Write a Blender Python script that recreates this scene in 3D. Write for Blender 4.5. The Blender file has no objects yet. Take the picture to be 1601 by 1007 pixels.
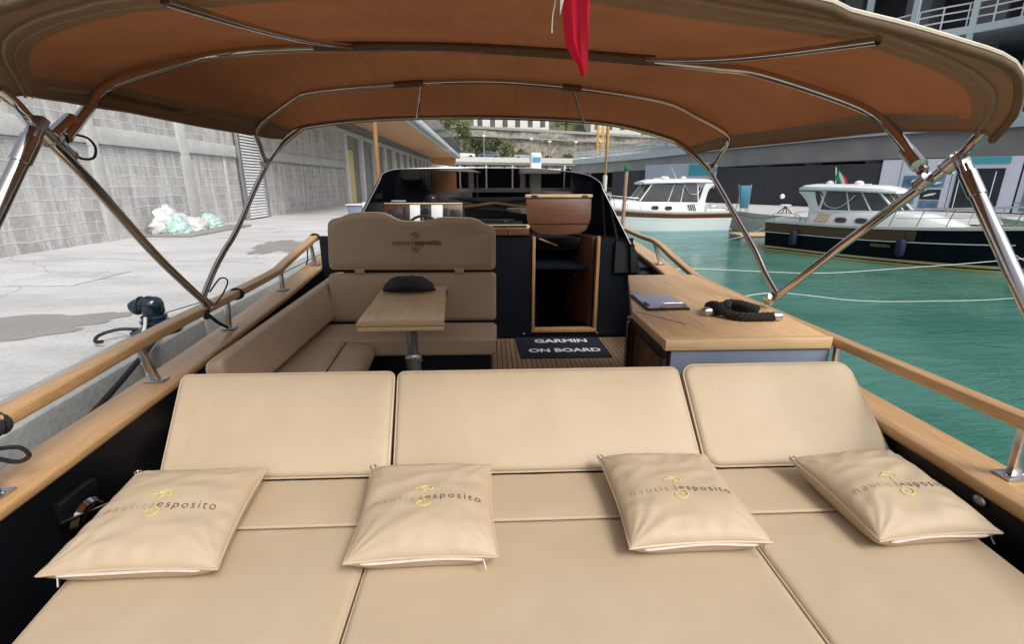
import bpy, bmesh, math, random
from mathutils import Vector, Matrix, noise
random.seed(7)
R = math.radians
scene = bpy.context.scene
col = scene.collection

# ---------------------------------------------------------------- camera, light, exposure
cam_d = bpy.data.cameras.new('camera'); cam = bpy.data.objects.new('camera', cam_d); col.objects.link(cam)
cam.location = (0, 0, 1.60); cam.rotation_euler = (R(90 - 16.243), 0, R(-2.602))
cam_d.sensor_width = 36; cam_d.lens = 36 * 750 / 1601; cam_d.clip_start = .02; cam_d.clip_end = 2000
scene.camera = cam
SUN_EL, SUN_AZ = 48, 142          # azimuth measured clockwise from +Y (sun behind and to starboard)
w = bpy.data.worlds.new('World'); scene.world = w; w.use_nodes = True
nt = w.node_tree; bg = nt.nodes['Background']; sk = nt.nodes.new('ShaderNodeTexSky')
sk.sky_type = 'NISHITA'; sk.sun_disc = False; sk.sun_elevation = R(SUN_EL); sk.sun_rotation = R(SUN_AZ)
sk.air_density = 1.0; sk.dust_density = 4.0; sk.ozone_density = 1.0
hs = nt.nodes.new('ShaderNodeHueSaturation'); hs.inputs['Saturation'].default_value = .35
nt.links.new(sk.outputs[0], hs.inputs['Color']); nt.links.new(hs.outputs[0], bg.inputs[0]); bg.inputs[1].default_value = .14
sd = bpy.data.lights.new('sun', 'SUN'); sd.energy = 1.5; sd.angle = R(22); sd.color = (1, .96, .9)
so = bpy.data.objects.new('sun', sd); col.objects.link(so)
a, e = R(SUN_AZ), R(SUN_EL)
sdir = Vector((math.sin(a) * math.cos(e), math.cos(a) * math.cos(e), math.sin(e)))
so.rotation_euler = sdir.to_track_quat('Z', 'Y').to_euler(); so.location = (5, -5, 20)
scene.view_settings.view_transform = 'Standard'; scene.view_settings.look = 'None'
scene.view_settings.exposure = 0.35; scene.view_settings.gamma = 1
scene.cycles.max_bounces = 8; scene.cycles.transparent_max_bounces = 12

# ---------------------------------------------------------------- materials
def mat(name, c, rough=.5, metal=0, noise_amt=0, scale=8, bump=0, bscale=60, stretch=None, spec=.5, c2=None, detail=5, coat=0):
    m = bpy.data.materials.new(name); m.use_nodes = True
    n = m.node_tree.nodes; l = m.node_tree.links; b = n['Principled BSDF']
    b.inputs['Base Color'].default_value = (*c, 1); b.inputs['Roughness'].default_value = rough
    b.inputs['Metallic'].default_value = metal; b.inputs['Specular IOR Level'].default_value = spec
    if coat: b.inputs['Coat Weight'].default_value = coat; b.inputs['Coat Roughness'].default_value = .08
    tc = n.new('ShaderNodeTexCoord'); mp = n.new('ShaderNodeMapping'); l.new(tc.outputs['Object'], mp.inputs[0])
    if stretch: mp.inputs['Scale'].default_value = stretch
    if noise_amt or c2:
        t = n.new('ShaderNodeTexNoise'); t.inputs['Scale'].default_value = scale; t.inputs['Detail'].default_value = detail
        t.inputs['Roughness'].default_value = .6
        l.new(mp.outputs[0], t.inputs['Vector'])
        r = n.new('ShaderNodeValToRGB'); l.new(t.outputs['Fac'], r.inputs[0])
        r.color_ramp.elements[0].position = .3; r.color_ramp.elements[1].position = .7
        d = c2 if c2 else tuple(max(0, v * (1 - noise_amt)) for v in c)
        u = c if c2 else tuple(min(1, v * (1 + noise_amt)) for v in c)
        r.color_ramp.elements[0].color = (*d, 1); r.color_ramp.elements[1].color = (*u, 1)
        l.new(r.outputs[0], b.inputs['Base Color'])
        m['ramp'] = 1
    if bump:
        t2 = n.new('ShaderNodeTexNoise'); t2.inputs['Scale'].default_value = bscale; t2.inputs['Detail'].default_value = 4
        l.new(mp.outputs[0], t2.inputs['Vector'])
        bp = n.new('ShaderNodeBump'); bp.inputs['Strength'].default_value = bump; bp.inputs['Distance'].default_value = .01
        l.new(t2.outputs['Fac'], bp.inputs['Height']); l.new(bp.outputs[0], b.inputs['Normal'])
    return m

def vinyl(name, c, d):
    """upholstery vinyl: fine leather grain plus broad soft creasing"""
    m = mat(name, c, .52, 0, .0, 3, spec=.34, c2=d)
    n = m.node_tree.nodes; l = m.node_tree.links; b = n['Principled BSDF']
    tc = n.new('ShaderNodeTexCoord')
    f = n.new('ShaderNodeTexVoronoi'); f.inputs['Scale'].default_value = 420; l.new(tc.outputs['Object'], f.inputs['Vector'])
    g = n.new('ShaderNodeTexNoise'); g.inputs['Scale'].default_value = 5; g.inputs['Detail'].default_value = 2; g.inputs['Distortion'].default_value = .8
    l.new(tc.outputs['Object'], g.inputs['Vector'])
    b1 = n.new('ShaderNodeBump'); b1.inputs['Strength'].default_value = .12; b1.inputs['Distance'].default_value = .001
    l.new(f.outputs['Distance'], b1.inputs['Height'])
    b2 = n.new('ShaderNodeBump'); b2.inputs['Strength'].default_value = .14; b2.inputs['Distance'].default_value = .03
    l.new(g.outputs['Fac'], b2.inputs['Height']); l.new(b1.outputs[0], b2.inputs['Normal']); l.new(b2.outputs[0], b.inputs['Normal'])
    return m

def wood(name, light, dark, axis='Y', rough=.4, plank=0, coat=.0):
    m = bpy.data.materials.new(name); m.use_nodes = True
    n = m.node_tree.nodes; l = m.node_tree.links; b = n['Principled BSDF']
    b.inputs['Roughness'].default_value = rough
    if coat: b.inputs['Coat Weight'].default_value = coat; b.inputs['Coat Roughness'].default_value = .1
    tc = n.new('ShaderNodeTexCoord'); mp = n.new('ShaderNodeMapping'); l.new(tc.outputs['Object'], mp.inputs[0])
    mp.inputs['Scale'].default_value = {'X': (1.2, 16, 16), 'Y': (16, 1.2, 16), 'Z': (16, 16, 1.2)}[axis]
    t = n.new('ShaderNodeTexNoise'); t.inputs['Scale'].default_value = 2.2; t.inputs['Detail'].default_value = 8; t.inputs['Roughness'].default_value = .65; t.inputs['Distortion'].default_value = .6
    l.new(mp.outputs[0], t.inputs['Vector'])
    mp2 = n.new('ShaderNodeMapping'); l.new(tc.outputs['Object'], mp2.inputs[0])
    mp2.inputs['Scale'].default_value = {'X': (6, 240, 240), 'Y': (240, 6, 240), 'Z': (240, 240, 6)}[axis]
    t3 = n.new('ShaderNodeTexNoise'); t3.inputs['Scale'].default_value = 1; t3.inputs['Detail'].default_value = 3; l.new(mp2.outputs[0], t3.inputs['Vector'])
    mx = n.new('ShaderNodeMix'); mx.data_type = 'FLOAT'; mx.inputs[0].default_value = .35
    l.new(t.outputs['Fac'], mx.inputs[2]); l.new(t3.outputs['Fac'], mx.inputs[3])
    r = n.new('ShaderNodeValToRGB'); l.new(mx.outputs[0], r.inputs[0])
    r.color_ramp.elements[0].position = .36; r.color_ramp.elements[1].position = .62
    r.color_ramp.elements[0].color = (*dark, 1); r.color_ramp.elements[1].color = (*light, 1)
    l.new(r.outputs[0], b.inputs['Base Color'])
    bp = n.new('ShaderNodeBump'); bp.inputs['Strength'].default_value = .15; bp.inputs['Distance'].default_value = .002
    l.new(t3.outputs['Fac'], bp.inputs['Height']); l.new(bp.outputs[0], b.inputs['Normal'])
    return m

M = {}
M['vinyl'] = vinyl('tan_vinyl', (.515, .412, .284), (.462, .364, .243))
M['vinyl_pillow'] = vinyl('tan_vinyl_cushion', (.53, .422, .294), (.475, .372, .25))
M['vinyl_seat_shaded'] = vinyl('tan_vinyl_seat_shaded', (.51, .38, .262), (.45, .33, .225))  # same vinyl as the sunbed, with the warm canopy shade put into its colour
M['piping'] = mat('tan_piping', (.52, .405, .285), .45)
M['zip'] = mat('pale_zip_tape', (.62, .55, .48), .5, noise_amt=.1, scale=60)
M['teak'] = wood('teak', (.68, .45, .235), (.50, .30, .145), 'Y', .42)
M['teak_x'] = wood('teak_across', (.72, .50, .28), (.58, .38, .19), 'X', .4)
M['teak_table'] = wood('pale_teak', (.80, .58, .34), (.64, .43, .225), 'Y', .35, coat=.15)
M['teak_rail'] = wood('teak_rail', (.60, .37, .175), (.42, .235, .10), 'Y', .35, coat=.25)
M['teak_z'] = wood('teak_upright', (.42, .24, .11), (.29, .15, .065), 'Z', .4)
M['mahogany'] = wood('mahogany', (.15, .062, .028), (.085, .034, .015), 'X', .38, coat=.2)
M['mahogany_z'] = wood('mahogany_upright', (.11, .046, .022), (.06, .025, .012), 'Z', .35, coat=.25)
M['black'] = mat('black_gelcoat', (.006, .007, .009), .28, noise_amt=.3, scale=3, spec=.4)
M['navy'] = mat('navy_panel', (.006, .009, .015), .38, noise_amt=.25, scale=2.5, spec=.35)
M['matt_black'] = mat('matt_black', (.008, .008, .009), .7, noise_amt=.3, scale=20, bump=.2)
M['canvas_black'] = mat('black_canvas', (.012, .013, .016), .62, noise_amt=.4, scale=8, bump=.7, bscale=7)
M['chrome'] = mat('polished_steel', (.55, .53, .515), .12, 1, noise_amt=.06, scale=12)
M['steel'] = mat('brushed_steel', (.55, .55, .56), .28, 1, noise_amt=.1, scale=30)
M['alu'] = mat('satin_aluminium', (.45, .46, .48), .38, .9, noise_amt=.08, scale=20)
M['bluegrey'] = mat('blue_grey_counter_side', (.19, .235, .31), .32, noise_amt=.15, scale=3)
M['rubber'] = mat('rubber', (.012, .012, .013), .55, noise_amt=.2, scale=20)
M['white_gel'] = mat('white_gelcoat', (.78, .79, .80), .22, noise_amt=.03, scale=2)
M['white'] = mat('white_paint', (.75, .76, .78), .45, noise_amt=.05, scale=3)
M['offwhite'] = mat('cream_paint', (.66, .64, .58), .5, noise_amt=.1, scale=3)
M['rope_black'] = mat('black_rope', (.012, .012, .013), .75, noise_amt=.4, scale=80, bump=.8, bscale=140)
M['rope_white'] = mat('white_rope', (.62, .63, .62), .8, noise_amt=.15, scale=60, bump=.5, bscale=160)
M['gold'] = mat('gold_thread', (.60, .50, .17), .45, noise_amt=.12, scale=120)
M['thread_dark'] = mat('dark_thread', (.06, .045, .035), .5, noise_amt=.2, scale=100)
M['thread_grey'] = mat('grey_thread', (.34, .28, .215), .4, noise_amt=.2, scale=100)
M['thread_brown'] = mat('brown_thread', (.10, .065, .045), .5, noise_amt=.2, scale=100)
M['paper_white'] = mat('white_print', (.75, .75, .75), .6, noise_amt=.05, scale=40)

def concrete(name, c, d, scale=.8, rough=.85, fine=.12):
    m = mat(name, c, rough, scale=scale, c2=d, bump=.35, bscale=35, detail=9)
    n = m.node_tree.nodes; l = m.node_tree.links; b = n['Principled BSDF']
    src = b.inputs['Base Color'].links[0].from_socket
    tc = n.new('ShaderNodeTexCoord'); t = n.new('ShaderNodeTexNoise'); t.inputs['Scale'].default_value = 30; t.inputs['Detail'].default_value = 6
    l.new(tc.outputs['Object'], t.inputs['Vector'])
    r = n.new('ShaderNodeMapRange'); r.inputs[1].default_value = .3; r.inputs[2].default_value = .7; r.inputs[3].default_value = 1 - fine; r.inputs[4].default_value = 1 + fine
    l.new(t.outputs['Fac'], r.inputs[0])
    v = n.new('ShaderNodeVectorMath'); v.operation = 'SCALE'; l.new(src, v.inputs[0]); l.new(r.outputs[0], v.inputs['Scale'])
    l.new(v.outputs[0], b.inputs['Base Color'])
    return m
M['conc_col'] = concrete('pale_concrete_column', (.56, .56, .55), (.44, .44, .43), 2)
M['conc_dark'] = concrete('grey_concrete', (.26, .27, .27), (.18, .185, .19), .6)
M['conc_kerb'] = concrete('kerb_concrete', (.40, .41, .40), (.27, .28, .275), 1.6)
M['patch'] = concrete('worn_concrete_patch', (.30, .285, .26), (.24, .225, .205), 3)
M['damp'] = concrete('damp_concrete', (.31, .295, .275), (.26, .25, .235), 2, rough=.55)

def quay_mat():
    m = concrete('quay_concrete', (.60, .60, .60), (.49, .49, .485), .45)
    n = m.node_tree.nodes; l = m.node_tree.links; b = n['Principled BSDF']
    src = b.inputs['Base Color'].links[0].from_socket
    tc = n.new('ShaderNodeTexCoord')
    ns = n.new('ShaderNodeTexNoise'); ns.inputs['Scale'].default_value = .9; ns.inputs['Detail'].default_value = 6; l.new(tc.outputs['Object'], ns.inputs['Vector'])
    ad = n.new('ShaderNodeVectorMath'); ad.operation = 'MULTIPLY_ADD'; ad.inputs[1].default_value = (1.1, 1.1, 0); l.new(ns.outputs['Color'], ad.inputs[0]); l.new(tc.outputs['Object'], ad.inputs[2])
    vo = n.new('ShaderNodeTexVoronoi'); vo.feature = 'DISTANCE_TO_EDGE'; vo.inputs['Scale'].default_value = .33; l.new(ad.outputs[0], vo.inputs['Vector'])
    cr = n.new('ShaderNodeMapRange'); cr.inputs[1].default_value = .0; cr.inputs[2].default_value = .006; cr.inputs[3].default_value = .62; cr.inputs[4].default_value = 1
    l.new(vo.outputs['Distance'], cr.inputs[0])
    # broad dirt
    mp = n.new('ShaderNodeMapping'); mp.inputs['Scale'].default_value = (.5, 1.3, 1); l.new(tc.outputs['Object'], mp.inputs[0])
    n2 = n.new('ShaderNodeTexNoise'); n2.inputs['Scale'].default_value = 1.1; n2.inputs['Detail'].default_value = 7; n2.inputs['Roughness'].default_value = .7; l.new(mp.outputs[0], n2.inputs['Vector'])
    r2 = n.new('ShaderNodeMapRange'); r2.inputs[1].default_value = .35; r2.inputs[2].default_value = .55; r2.inputs[3].default_value = .78; r2.inputs[4].default_value = 1; l.new(n2.outputs['Fac'], r2.inputs[0])
    mu = n.new('ShaderNodeMath'); mu.operation = 'MULTIPLY'; l.new(cr.outputs[0], mu.inputs[0]); l.new(r2.outputs[0], mu.inputs[1])
    v = n.new('ShaderNodeVectorMath'); v.operation = 'SCALE'; l.new(src, v.inputs[0]); l.new(mu.outputs[0], v.inputs['Scale'])
    l.new(v.outputs[0], b.inputs['Base Color'])
    return m
M['quay'] = quay_mat()

def block_mat():
    """rough grey blockwork seen face-on in the YZ plane: smeared pale mortar, vertical lime runs, concrete band"""
    m = bpy.data.materials.new('concrete_blockwork'); m.use_nodes = True
    n = m.node_tree.nodes; l = m.node_tree.links; b = n['Principled BSDF']; b.inputs['Roughness'].default_value = .9
    tc = n.new('ShaderNodeTexCoord'); sp = n.new('ShaderNodeSeparateXYZ'); l.new(tc.outputs['Object'], sp.inputs[0])
    cb = n.new('ShaderNodeCombineXYZ'); l.new(sp.outputs['Y'], cb.inputs[0]); l.new(sp.outputs['Z'], cb.inputs[1])
    nz = n.new('ShaderNodeTexNoise'); nz.inputs['Scale'].default_value = 2.5; nz.inputs['Detail'].default_value = 4; l.new(cb.outputs[0], nz.inputs['Vector'])
    wv = n.new('ShaderNodeVectorMath'); wv.operation = 'MULTIPLY_ADD'; wv.inputs[1].default_value = (.09, .07, 0); l.new(nz.outputs['Color'], wv.inputs[0]); l.new(cb.outputs[0], wv.inputs[2])
    br = n.new('ShaderNodeTexBrick'); br.inputs['Scale'].default_value = 1; br.inputs['Brick Width'].default_value = .48; br.inputs['Row Height'].default_value = .21
    br.inputs['Mortar Size'].default_value = .014; br.inputs['Mortar Smooth'].default_value = .6; br.inputs['Bias'].default_value = -.1
    br.inputs['Color1'].default_value = (.33, .325, .32, 1); br.inputs['Color2'].default_value = (.44, .435, .425, 1); br.inputs['Mortar'].default_value = (.54, .53, .515, 1)
    l.new(wv.outputs[0], br.inputs['Vector'])
    mp = n.new('ShaderNodeMapping'); mp.inputs['Scale'].default_value = (3.5, .35, 1); l.new(cb.outputs[0], mp.inputs[0])
    st = n.new('ShaderNodeTexNoise'); st.inputs['Scale'].default_value = 1.4; st.inputs['Detail'].default_value = 6; st.inputs['Roughness'].default_value = .65; l.new(mp.outputs[0], st.inputs['Vector'])
    sr = n.new('ShaderNodeMapRange'); sr.inputs[1].default_value = .46; sr.inputs[2].default_value = .66; l.new(st.outputs['Fac'], sr.inputs[0])
    m1 = n.new('ShaderNodeMix'); m1.data_type = 'RGBA'; m1.inputs[7].default_value = (.60, .60, .59, 1)
    sc = n.new('ShaderNodeMath'); sc.operation = 'MULTIPLY'; sc.inputs[1].default_value = .9; l.new(sr.outputs[0], sc.inputs[0])
    l.new(sc.outputs[0], m1.inputs[0]); l.new(br.outputs['Color'], m1.inputs[6])
    g = n.new('ShaderNodeTexNoise'); g.inputs['Scale'].default_value = 14; g.inputs['Detail'].default_value = 7; g.inputs['Roughness'].default_value = .7; l.new(cb.outputs[0], g.inputs['Vector'])
    gr = n.new('ShaderNodeMapRange'); gr.inputs[1].default_value = .25; gr.inputs[2].default_value = .75; gr.inputs[3].default_value = .78; gr.inputs[4].default_value = 1.2; l.new(g.outputs['Fac'], gr.inputs[0])
    v = n.new('ShaderNodeVectorMath'); v.operation = 'SCALE'; l.new(m1.outputs[2], v.inputs[0]); l.new(gr.outputs[0], v.inputs['Scale'])
    l.new(v.outputs[0], b.inputs['Base Color'])
    bp = n.new('ShaderNodeBump'); bp.inputs['Strength'].default_value = .5; bp.inputs['Distance'].default_value = .02; l.new(br.outputs['Fac'], bp.inputs['Height'])
    l.new(bp.outputs[0], b.inputs['Normal'])
    return m
M['blocks'] = block_mat()

def fabric(name, dif, trans, fac):
    m = bpy.data.materials.new(name); m.use_nodes = True
    n = m.node_tree.nodes; l = m.node_tree.links; n.remove(n['Principled BSDF'])
    d = n.new('ShaderNodeBsdfDiffuse'); t = n.new('ShaderNodeBsdfTranslucent'); mx = n.new('ShaderNodeMixShader'); mx.inputs[0].default_value = fac
    tc = n.new('ShaderNodeTexCoord'); ns = n.new('ShaderNodeTexNoise'); ns.inputs['Scale'].default_value = 2.0; ns.inputs['Detail'].default_value = 5; l.new(tc.outputs['Object'], ns.inputs['Vector'])
    rr = n.new('ShaderNodeMapRange'); rr.inputs[1].default_value = .3; rr.inputs[2].default_value = .7; rr.inputs[3].default_value = .88; rr.inputs[4].default_value = 1.12; l.new(ns.outputs['Fac'], rr.inputs[0])
    for c, s in ((dif, d), (trans, t)):
        v = n.new('ShaderNodeVectorMath'); v.operation = 'SCALE'; v.inputs[0].default_value = c; l.new(rr.outputs[0], v.inputs['Scale']); l.new(v.outputs[0], s.inputs['Color'])
    wv = n.new('ShaderNodeTexNoise'); wv.inputs['Scale'].default_value = 300; l.new(tc.outputs['Object'], wv.inputs['Vector'])
    bp = n.new('ShaderNodeBump'); bp.inputs['Strength'].default_value = .2; bp.inputs['Distance'].default_value = .002; l.new(wv.outputs['Fac'], bp.inputs['Height'])
    mw = n.new('ShaderNodeMapping'); mw.inputs['Scale'].default_value = (7, 1.3, 2); l.new(tc.outputs['Object'], mw.inputs[0])
    nw = n.new('ShaderNodeTexNoise'); nw.inputs['Scale'].default_value = 1.2; nw.inputs['Detail'].default_value = 3; nw.inputs['Distortion'].default_value = 1.0; l.new(mw.outputs[0], nw.inputs['Vector'])
    b3 = n.new('ShaderNodeBump'); b3.inputs['Strength'].default_value = .5; b3.inputs['Distance'].default_value = .03; l.new(nw.outputs['Fac'], b3.inputs['Height']); l.new(bp.outputs[0], b3.inputs['Normal'])
    l.new(b3.outputs[0], d.inputs['Normal']); l.new(b3.outputs[0], t.inputs['Normal'])
    l.new(d.outputs[0], mx.inputs[1]); l.new(t.outputs[0], mx.inputs[2]); l.new(mx.outputs[0], n['Material Output'].inputs[0])
    return m
M['canvas'] = fabric('tan_canopy_canvas', (.185, .10, .062), (.29, .10, .036), .24)
M['canvas_hem'] = fabric('double_canopy_canvas', (.165, .112, .072), (.19, .10, .05), .14)
M['canvas_trim'] = mat('pale_canopy_tape', (.21, .17, .13), .8, noise_amt=.1, scale=40)
M['canvas_edge'] = mat('cream_edge_piping', (.74, .68, .56), .7, noise_amt=.1, scale=40)
M['red'] = fabric('red_flag_cloth', (.60, .03, .06), (.7, .04, .08), .5)
M['flag_white'] = fabric('white_flag_cloth', (.75, .73, .72), (.6, .55, .55), .4)
M['flag_green'] = fabric('green_flag_cloth', (.03, .28, .12), (.03, .3, .12), .3)

def glass(name, tint, gloss_rough=.02, ior=1.45):
    m = bpy.data.materials.new(name); m.use_nodes = True
    n = m.node_tree.nodes; l = m.node_tree.links; n.remove(n['Principled BSDF'])
    t = n.new('ShaderNodeBsdfTransparent'); t.inputs[0].default_value = (*tint, 1)
    g = n.new('ShaderNodeBsdfGlossy'); g.inputs['Roughness'].default_value = gloss_rough
    f = n.new('ShaderNodeFresnel'); f.inputs['IOR'].default_value = ior
    mx = n.new('ShaderNodeMixShader'); l.new(f.outputs[0], mx.inputs[0]); l.new(t.outputs[0], mx.inputs[1]); l.new(g.outputs[0], mx.inputs[2])
    l.new(mx.outputs[0], n['Material Output'].inputs[0])
    return m
M['tint'] = glass('smoked_acrylic', (.44, .41, .39), ior=1.3)
M['window'] = mat('dark_boat_window', (.035, .038, .045), .06, noise_amt=.5, scale=2, spec=.7)
M['vinyl_clear'] = glass('clear_vinyl_window', (.75, .76, .8), .05)
M['balu'] = glass('balustrade_glass', (.62, .70, .74), .1)

def water_mat():
    m = bpy.data.materials.new('harbour_water'); m.use_nodes = True
    n = m.node_tree.nodes; l = m.node_tree.links; b = n['Principled BSDF']
    b.inputs['Roughness'].default_value = .03; b.inputs['IOR'].default_value = 1.36; b.inputs['Specular IOR Level'].default_value = .5
    tc = n.new('ShaderNodeTexCoord')
    t = n.new('ShaderNodeTexNoise'); t.inputs['Scale'].default_value = .35; t.inputs['Detail'].default_value = 4; l.new(tc.outputs['Object'], t.inputs['Vector'])
    r = n.new('ShaderNodeValToRGB'); l.new(t.outputs['Fac'], r.inputs[0])
    r.color_ramp.elements[0].color = (.035, .145, .115, 1); r.color_ramp.elements[1].color = (.075, .215, .175, 1)
    r.color_ramp.elements[0].position = .35; r.color_ramp.elements[1].position = .65
    l.new(r.outputs[0], b.inputs['Base Color'])
    mp = n.new('ShaderNodeMapping'); mp.inputs['Rotation'].default_value = (0, 0, R(-25)); mp.inputs['Scale'].default_value = (.9, 2.6, 1); l.new(tc.outputs['Object'], mp.inputs[0])
    w1 = n.new('ShaderNodeTexNoise'); w1.inputs['Scale'].default_value = 1.1; w1.inputs['Detail'].default_value = 5; w1.inputs['Roughness'].default_value = .55; w1.inputs['Distortion'].default_value = .7; l.new(mp.outputs[0], w1.inputs['Vector'])
    w2 = n.new('ShaderNodeTexNoise'); w2.inputs['Scale'].default_value = 6; w2.inputs['Detail'].default_value = 3; w2.inputs['Distortion'].default_value = 1.2; l.new(mp.outputs[0], w2.inputs['Vector'])
    b1 = n.new('ShaderNodeBump'); b1.inputs['Strength'].default_value = .5; b1.inputs['Distance'].default_value = .10; l.new(w1.outputs['Fac'], b1.inputs['Height'])
    b2 = n.new('ShaderNodeBump'); mk = n.new('ShaderNodeTexNoise'); mk.inputs['Scale'].default_value = .22; mk.inputs['Detail'].default_value = 3; l.new(mp.outputs[0], mk.inputs['Vector'])
    mr = n.new('ShaderNodeMapRange'); mr.inputs[1].default_value = .42; mr.inputs[2].default_value = .62; mr.inputs[3].default_value = .05; mr.inputs[4].default_value = .6; l.new(mk.outputs['Fac'], mr.inputs[0]); l.new(mr.outputs[0], b2.inputs['Strength'])
    b2.inputs['Distance'].default_value = .06; l.new(w2.outputs['Fac'], b2.inputs['Height']); l.new(b1.outputs[0], b2.inputs['Normal'])
    l.new(b2.outputs[0], b.inputs['Normal'])
    return m
M['water'] = water_mat()

def decking():
    """teak strips running fore and aft with black caulking, narrow pitch"""
    m = wood('teak_decking', (.36, .23, .13), (.26, .155, .085), 'Y', .5)
    n = m.node_tree.nodes; l = m.node_tree.links; b = n['Principled BSDF']
    src = b.inputs['Base Color'].links[0].from_socket
    tc = n.new('ShaderNodeTexCoord'); sp = n.new('ShaderNodeSeparateXYZ'); l.new(tc.outputs['Object'], sp.inputs[0])
    md = n.new('ShaderNodeMath'); md.operation = 'PINGPONG'; md.inputs[1].default_value = .0225; l.new(sp.outputs['X'], md.inputs[0])
    lt = n.new('ShaderNodeMath'); lt.operation = 'LESS_THAN'; lt.inputs[1].default_value = .0038; l.new(md.outputs[0], lt.inputs[0])
    mx = n.new('ShaderNodeMix'); mx.data_type = 'RGBA'; mx.inputs[7].default_value = (.012, .01, .009, 1); l.new(lt.outputs[0], mx.inputs[0]); l.new(src, mx.inputs[6])
    l.new(mx.outputs[2], b.inputs['Base Color'])
    return m
M['deck'] = decking()

# ---------------------------------------------------------------- mesh helpers
ORG = {}
class MB:
    def __init__(s): s.v = []; s.f = []; s.mi = []
    def add(s, vs, fs, mi=0):
        k = len(s.v); s.v += [Vector(p) for p in vs]; s.f += [tuple(i + k for i in f) for f in fs]; s.mi += [mi] * len(fs); return s
    def box(s, x0, x1, y0, y1, z0, z1, mi=0):
        return s.add([(x0, y0, z0), (x1, y0, z0), (x1, y1, z0), (x0, y1, z0), (x0, y0, z1), (x1, y0, z1), (x1, y1, z1), (x0, y1, z1)],
                     [(0, 3, 2, 1), (4, 5, 6, 7), (0, 1, 5, 4), (1, 2, 6, 5), (2, 3, 7, 6), (3, 0, 4, 7)], mi)
    def obox(s, a, b, wd, ht, up=(0, 0, 1), mi=0):
        """bar of width wd and height ht from a to b"""
        a = Vector(a); b = Vector(b); d = (b - a).normalized(); sd = d.cross(Vector(up)).normalized(); u = sd.cross(d)
        vs = []
        for p in (a, b):
            for i, j in ((-1, -1), (1, -1), (1, 1), (-1, 1)): vs.append(p + sd * (i * wd / 2) + u * (j * ht / 2))
        return s.add(vs, [(3, 2, 1, 0), (4, 5, 6, 7), (0, 1, 5, 4), (1, 2, 6, 5), (2, 3, 7, 6), (3, 0, 4, 7)], mi)
    def hexa(s, b4, t4, mi=0):
        return s.add(list(b4) + list(t4), [(0, 3, 2, 1), (4, 5, 6, 7), (0, 1, 5, 4), (1, 2, 6, 5), (2, 3, 7, 6), (3, 0, 4, 7)], mi)
    def prism(s, poly, z0, z1, mi=0):
        n = len(poly)
        return s.add([(p[0], p[1], z0) for p in poly] + [(p[0], p[1], z1) for p in poly],
                     [tuple(range(n - 1, -1, -1)), tuple(range(n, 2 * n))] + [(i, (i + 1) % n, n + (i + 1) % n, n + i) for i in range(n)], mi)
    def extr(s, poly, vec, mi=0):
        n = len(poly); vec = Vector(vec); poly = [Vector(p) for p in poly]
        return s.add(poly + [p + vec for p in poly],
                     [tuple(range(n - 1, -1, -1)), tuple(range(n, 2 * n))] + [(i, (i + 1) % n, n + (i + 1) % n, n + i) for i in range(n)], mi)
    def tube(s, pts, r, seg=12, closed=False, mi=0, flat=1, cap=True):
        pts = [Vector(p) for p in pts]; n = len(pts)
        rr = r if isinstance(r, (list, tuple)) else [r] * n
        t0 = (pts[1] - pts[0]).normalized(); up = Vector((0, 0, 1)) if abs(t0.z) < .9 else Vector((1, 0, 0))
        nrm = t0.cross(up).normalized(); rings = []
        for i, p in enumerate(pts):
            if closed: t = (pts[(i + 1) % n] - pts[i - 1]).normalized()
            else: t = (pts[min(i + 1, n - 1)] - pts[max(i - 1, 0)]).normalized()
            nrm = (nrm - t * nrm.dot(t)).normalized(); bn = t.cross(nrm)
            rings.append([p + (nrm * math.cos(2 * math.pi * k / seg) + bn * (flat * math.sin(2 * math.pi * k / seg))) * rr[i] for k in range(seg)])
        vs = [q for rg in rings for q in rg]; fs = []
        m = n if closed else n - 1
        for i in range(m):
            j = (i + 1) % n
            for k in range(seg):
                k2 = (k + 1) % seg; fs.append((i * seg + k, i * seg + k2, j * seg + k2, j * seg + k))
        if not closed and cap: fs += [tuple(range(seg - 1, -1, -1)), tuple((n - 1) * seg + k for k in range(seg))]
        return s.add(vs, fs, mi)
    def cyl(s, a, b, r, r2=None, seg=20, mi=0): return s.tube([a, b], [r, r if r2 is None else r2], seg, mi=mi)
    def lathe(s, c, prof, seg=24, mi=0, axis=None):
        """profile (radius, height) around a vertical axis at c"""
        c = Vector(c); vs = []; n = len(prof)
        for r, z in prof:
            for k in range(seg): vs.append(c + Vector((r * math.cos(2 * math.pi * k / seg), r * math.sin(2 * math.pi * k / seg), z)))
        fs = [(i * seg + k, i * seg + (k + 1) % seg, (i + 1) * seg + (k + 1) % seg, (i + 1) * seg + k) for i in range(n - 1) for k in range(seg)]
        fs += [tuple(range(seg - 1, -1, -1)), tuple((n - 1) * seg + k for k in range(seg))]
        return s.add(vs, fs, mi)
    def ball(s, c, r, sc=(1, 1, 1), seg=16, rings=10, mi=0):
        c = Vector(c); prof = [(math.sin(math.pi * i / rings), -math.cos(math.pi * i / rings)) for i in range(rings + 1)]
        vs = []
        for rr, z in prof:
            for k in range(seg): vs.append(c + Vector((r * sc[0] * rr * math.cos(2 * math.pi * k / seg), r * sc[1] * rr * math.sin(2 * math.pi * k / seg), r * sc[2] * z)))
        fs = [(i * seg + k, i * seg + (k + 1) % seg, (i + 1) * seg + (k + 1) % seg, (i + 1) * seg + k) for i in range(rings) for k in range(seg)]
        return s.add(vs, fs, mi)
    def grid(s, rows, mi=0, flip=False):
        n = len(rows); m = len(rows[0]); vs = [p for r in rows for p in r]
        fs = [(i * m + j, i * m + j + 1, (i + 1) * m + j + 1, (i + 1) * m + j) for i in range(n - 1) for j in range(m - 1)]
        if flip: fs = [tuple(reversed(f)) for f in fs]
        return s.add(vs, fs, mi)
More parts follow.
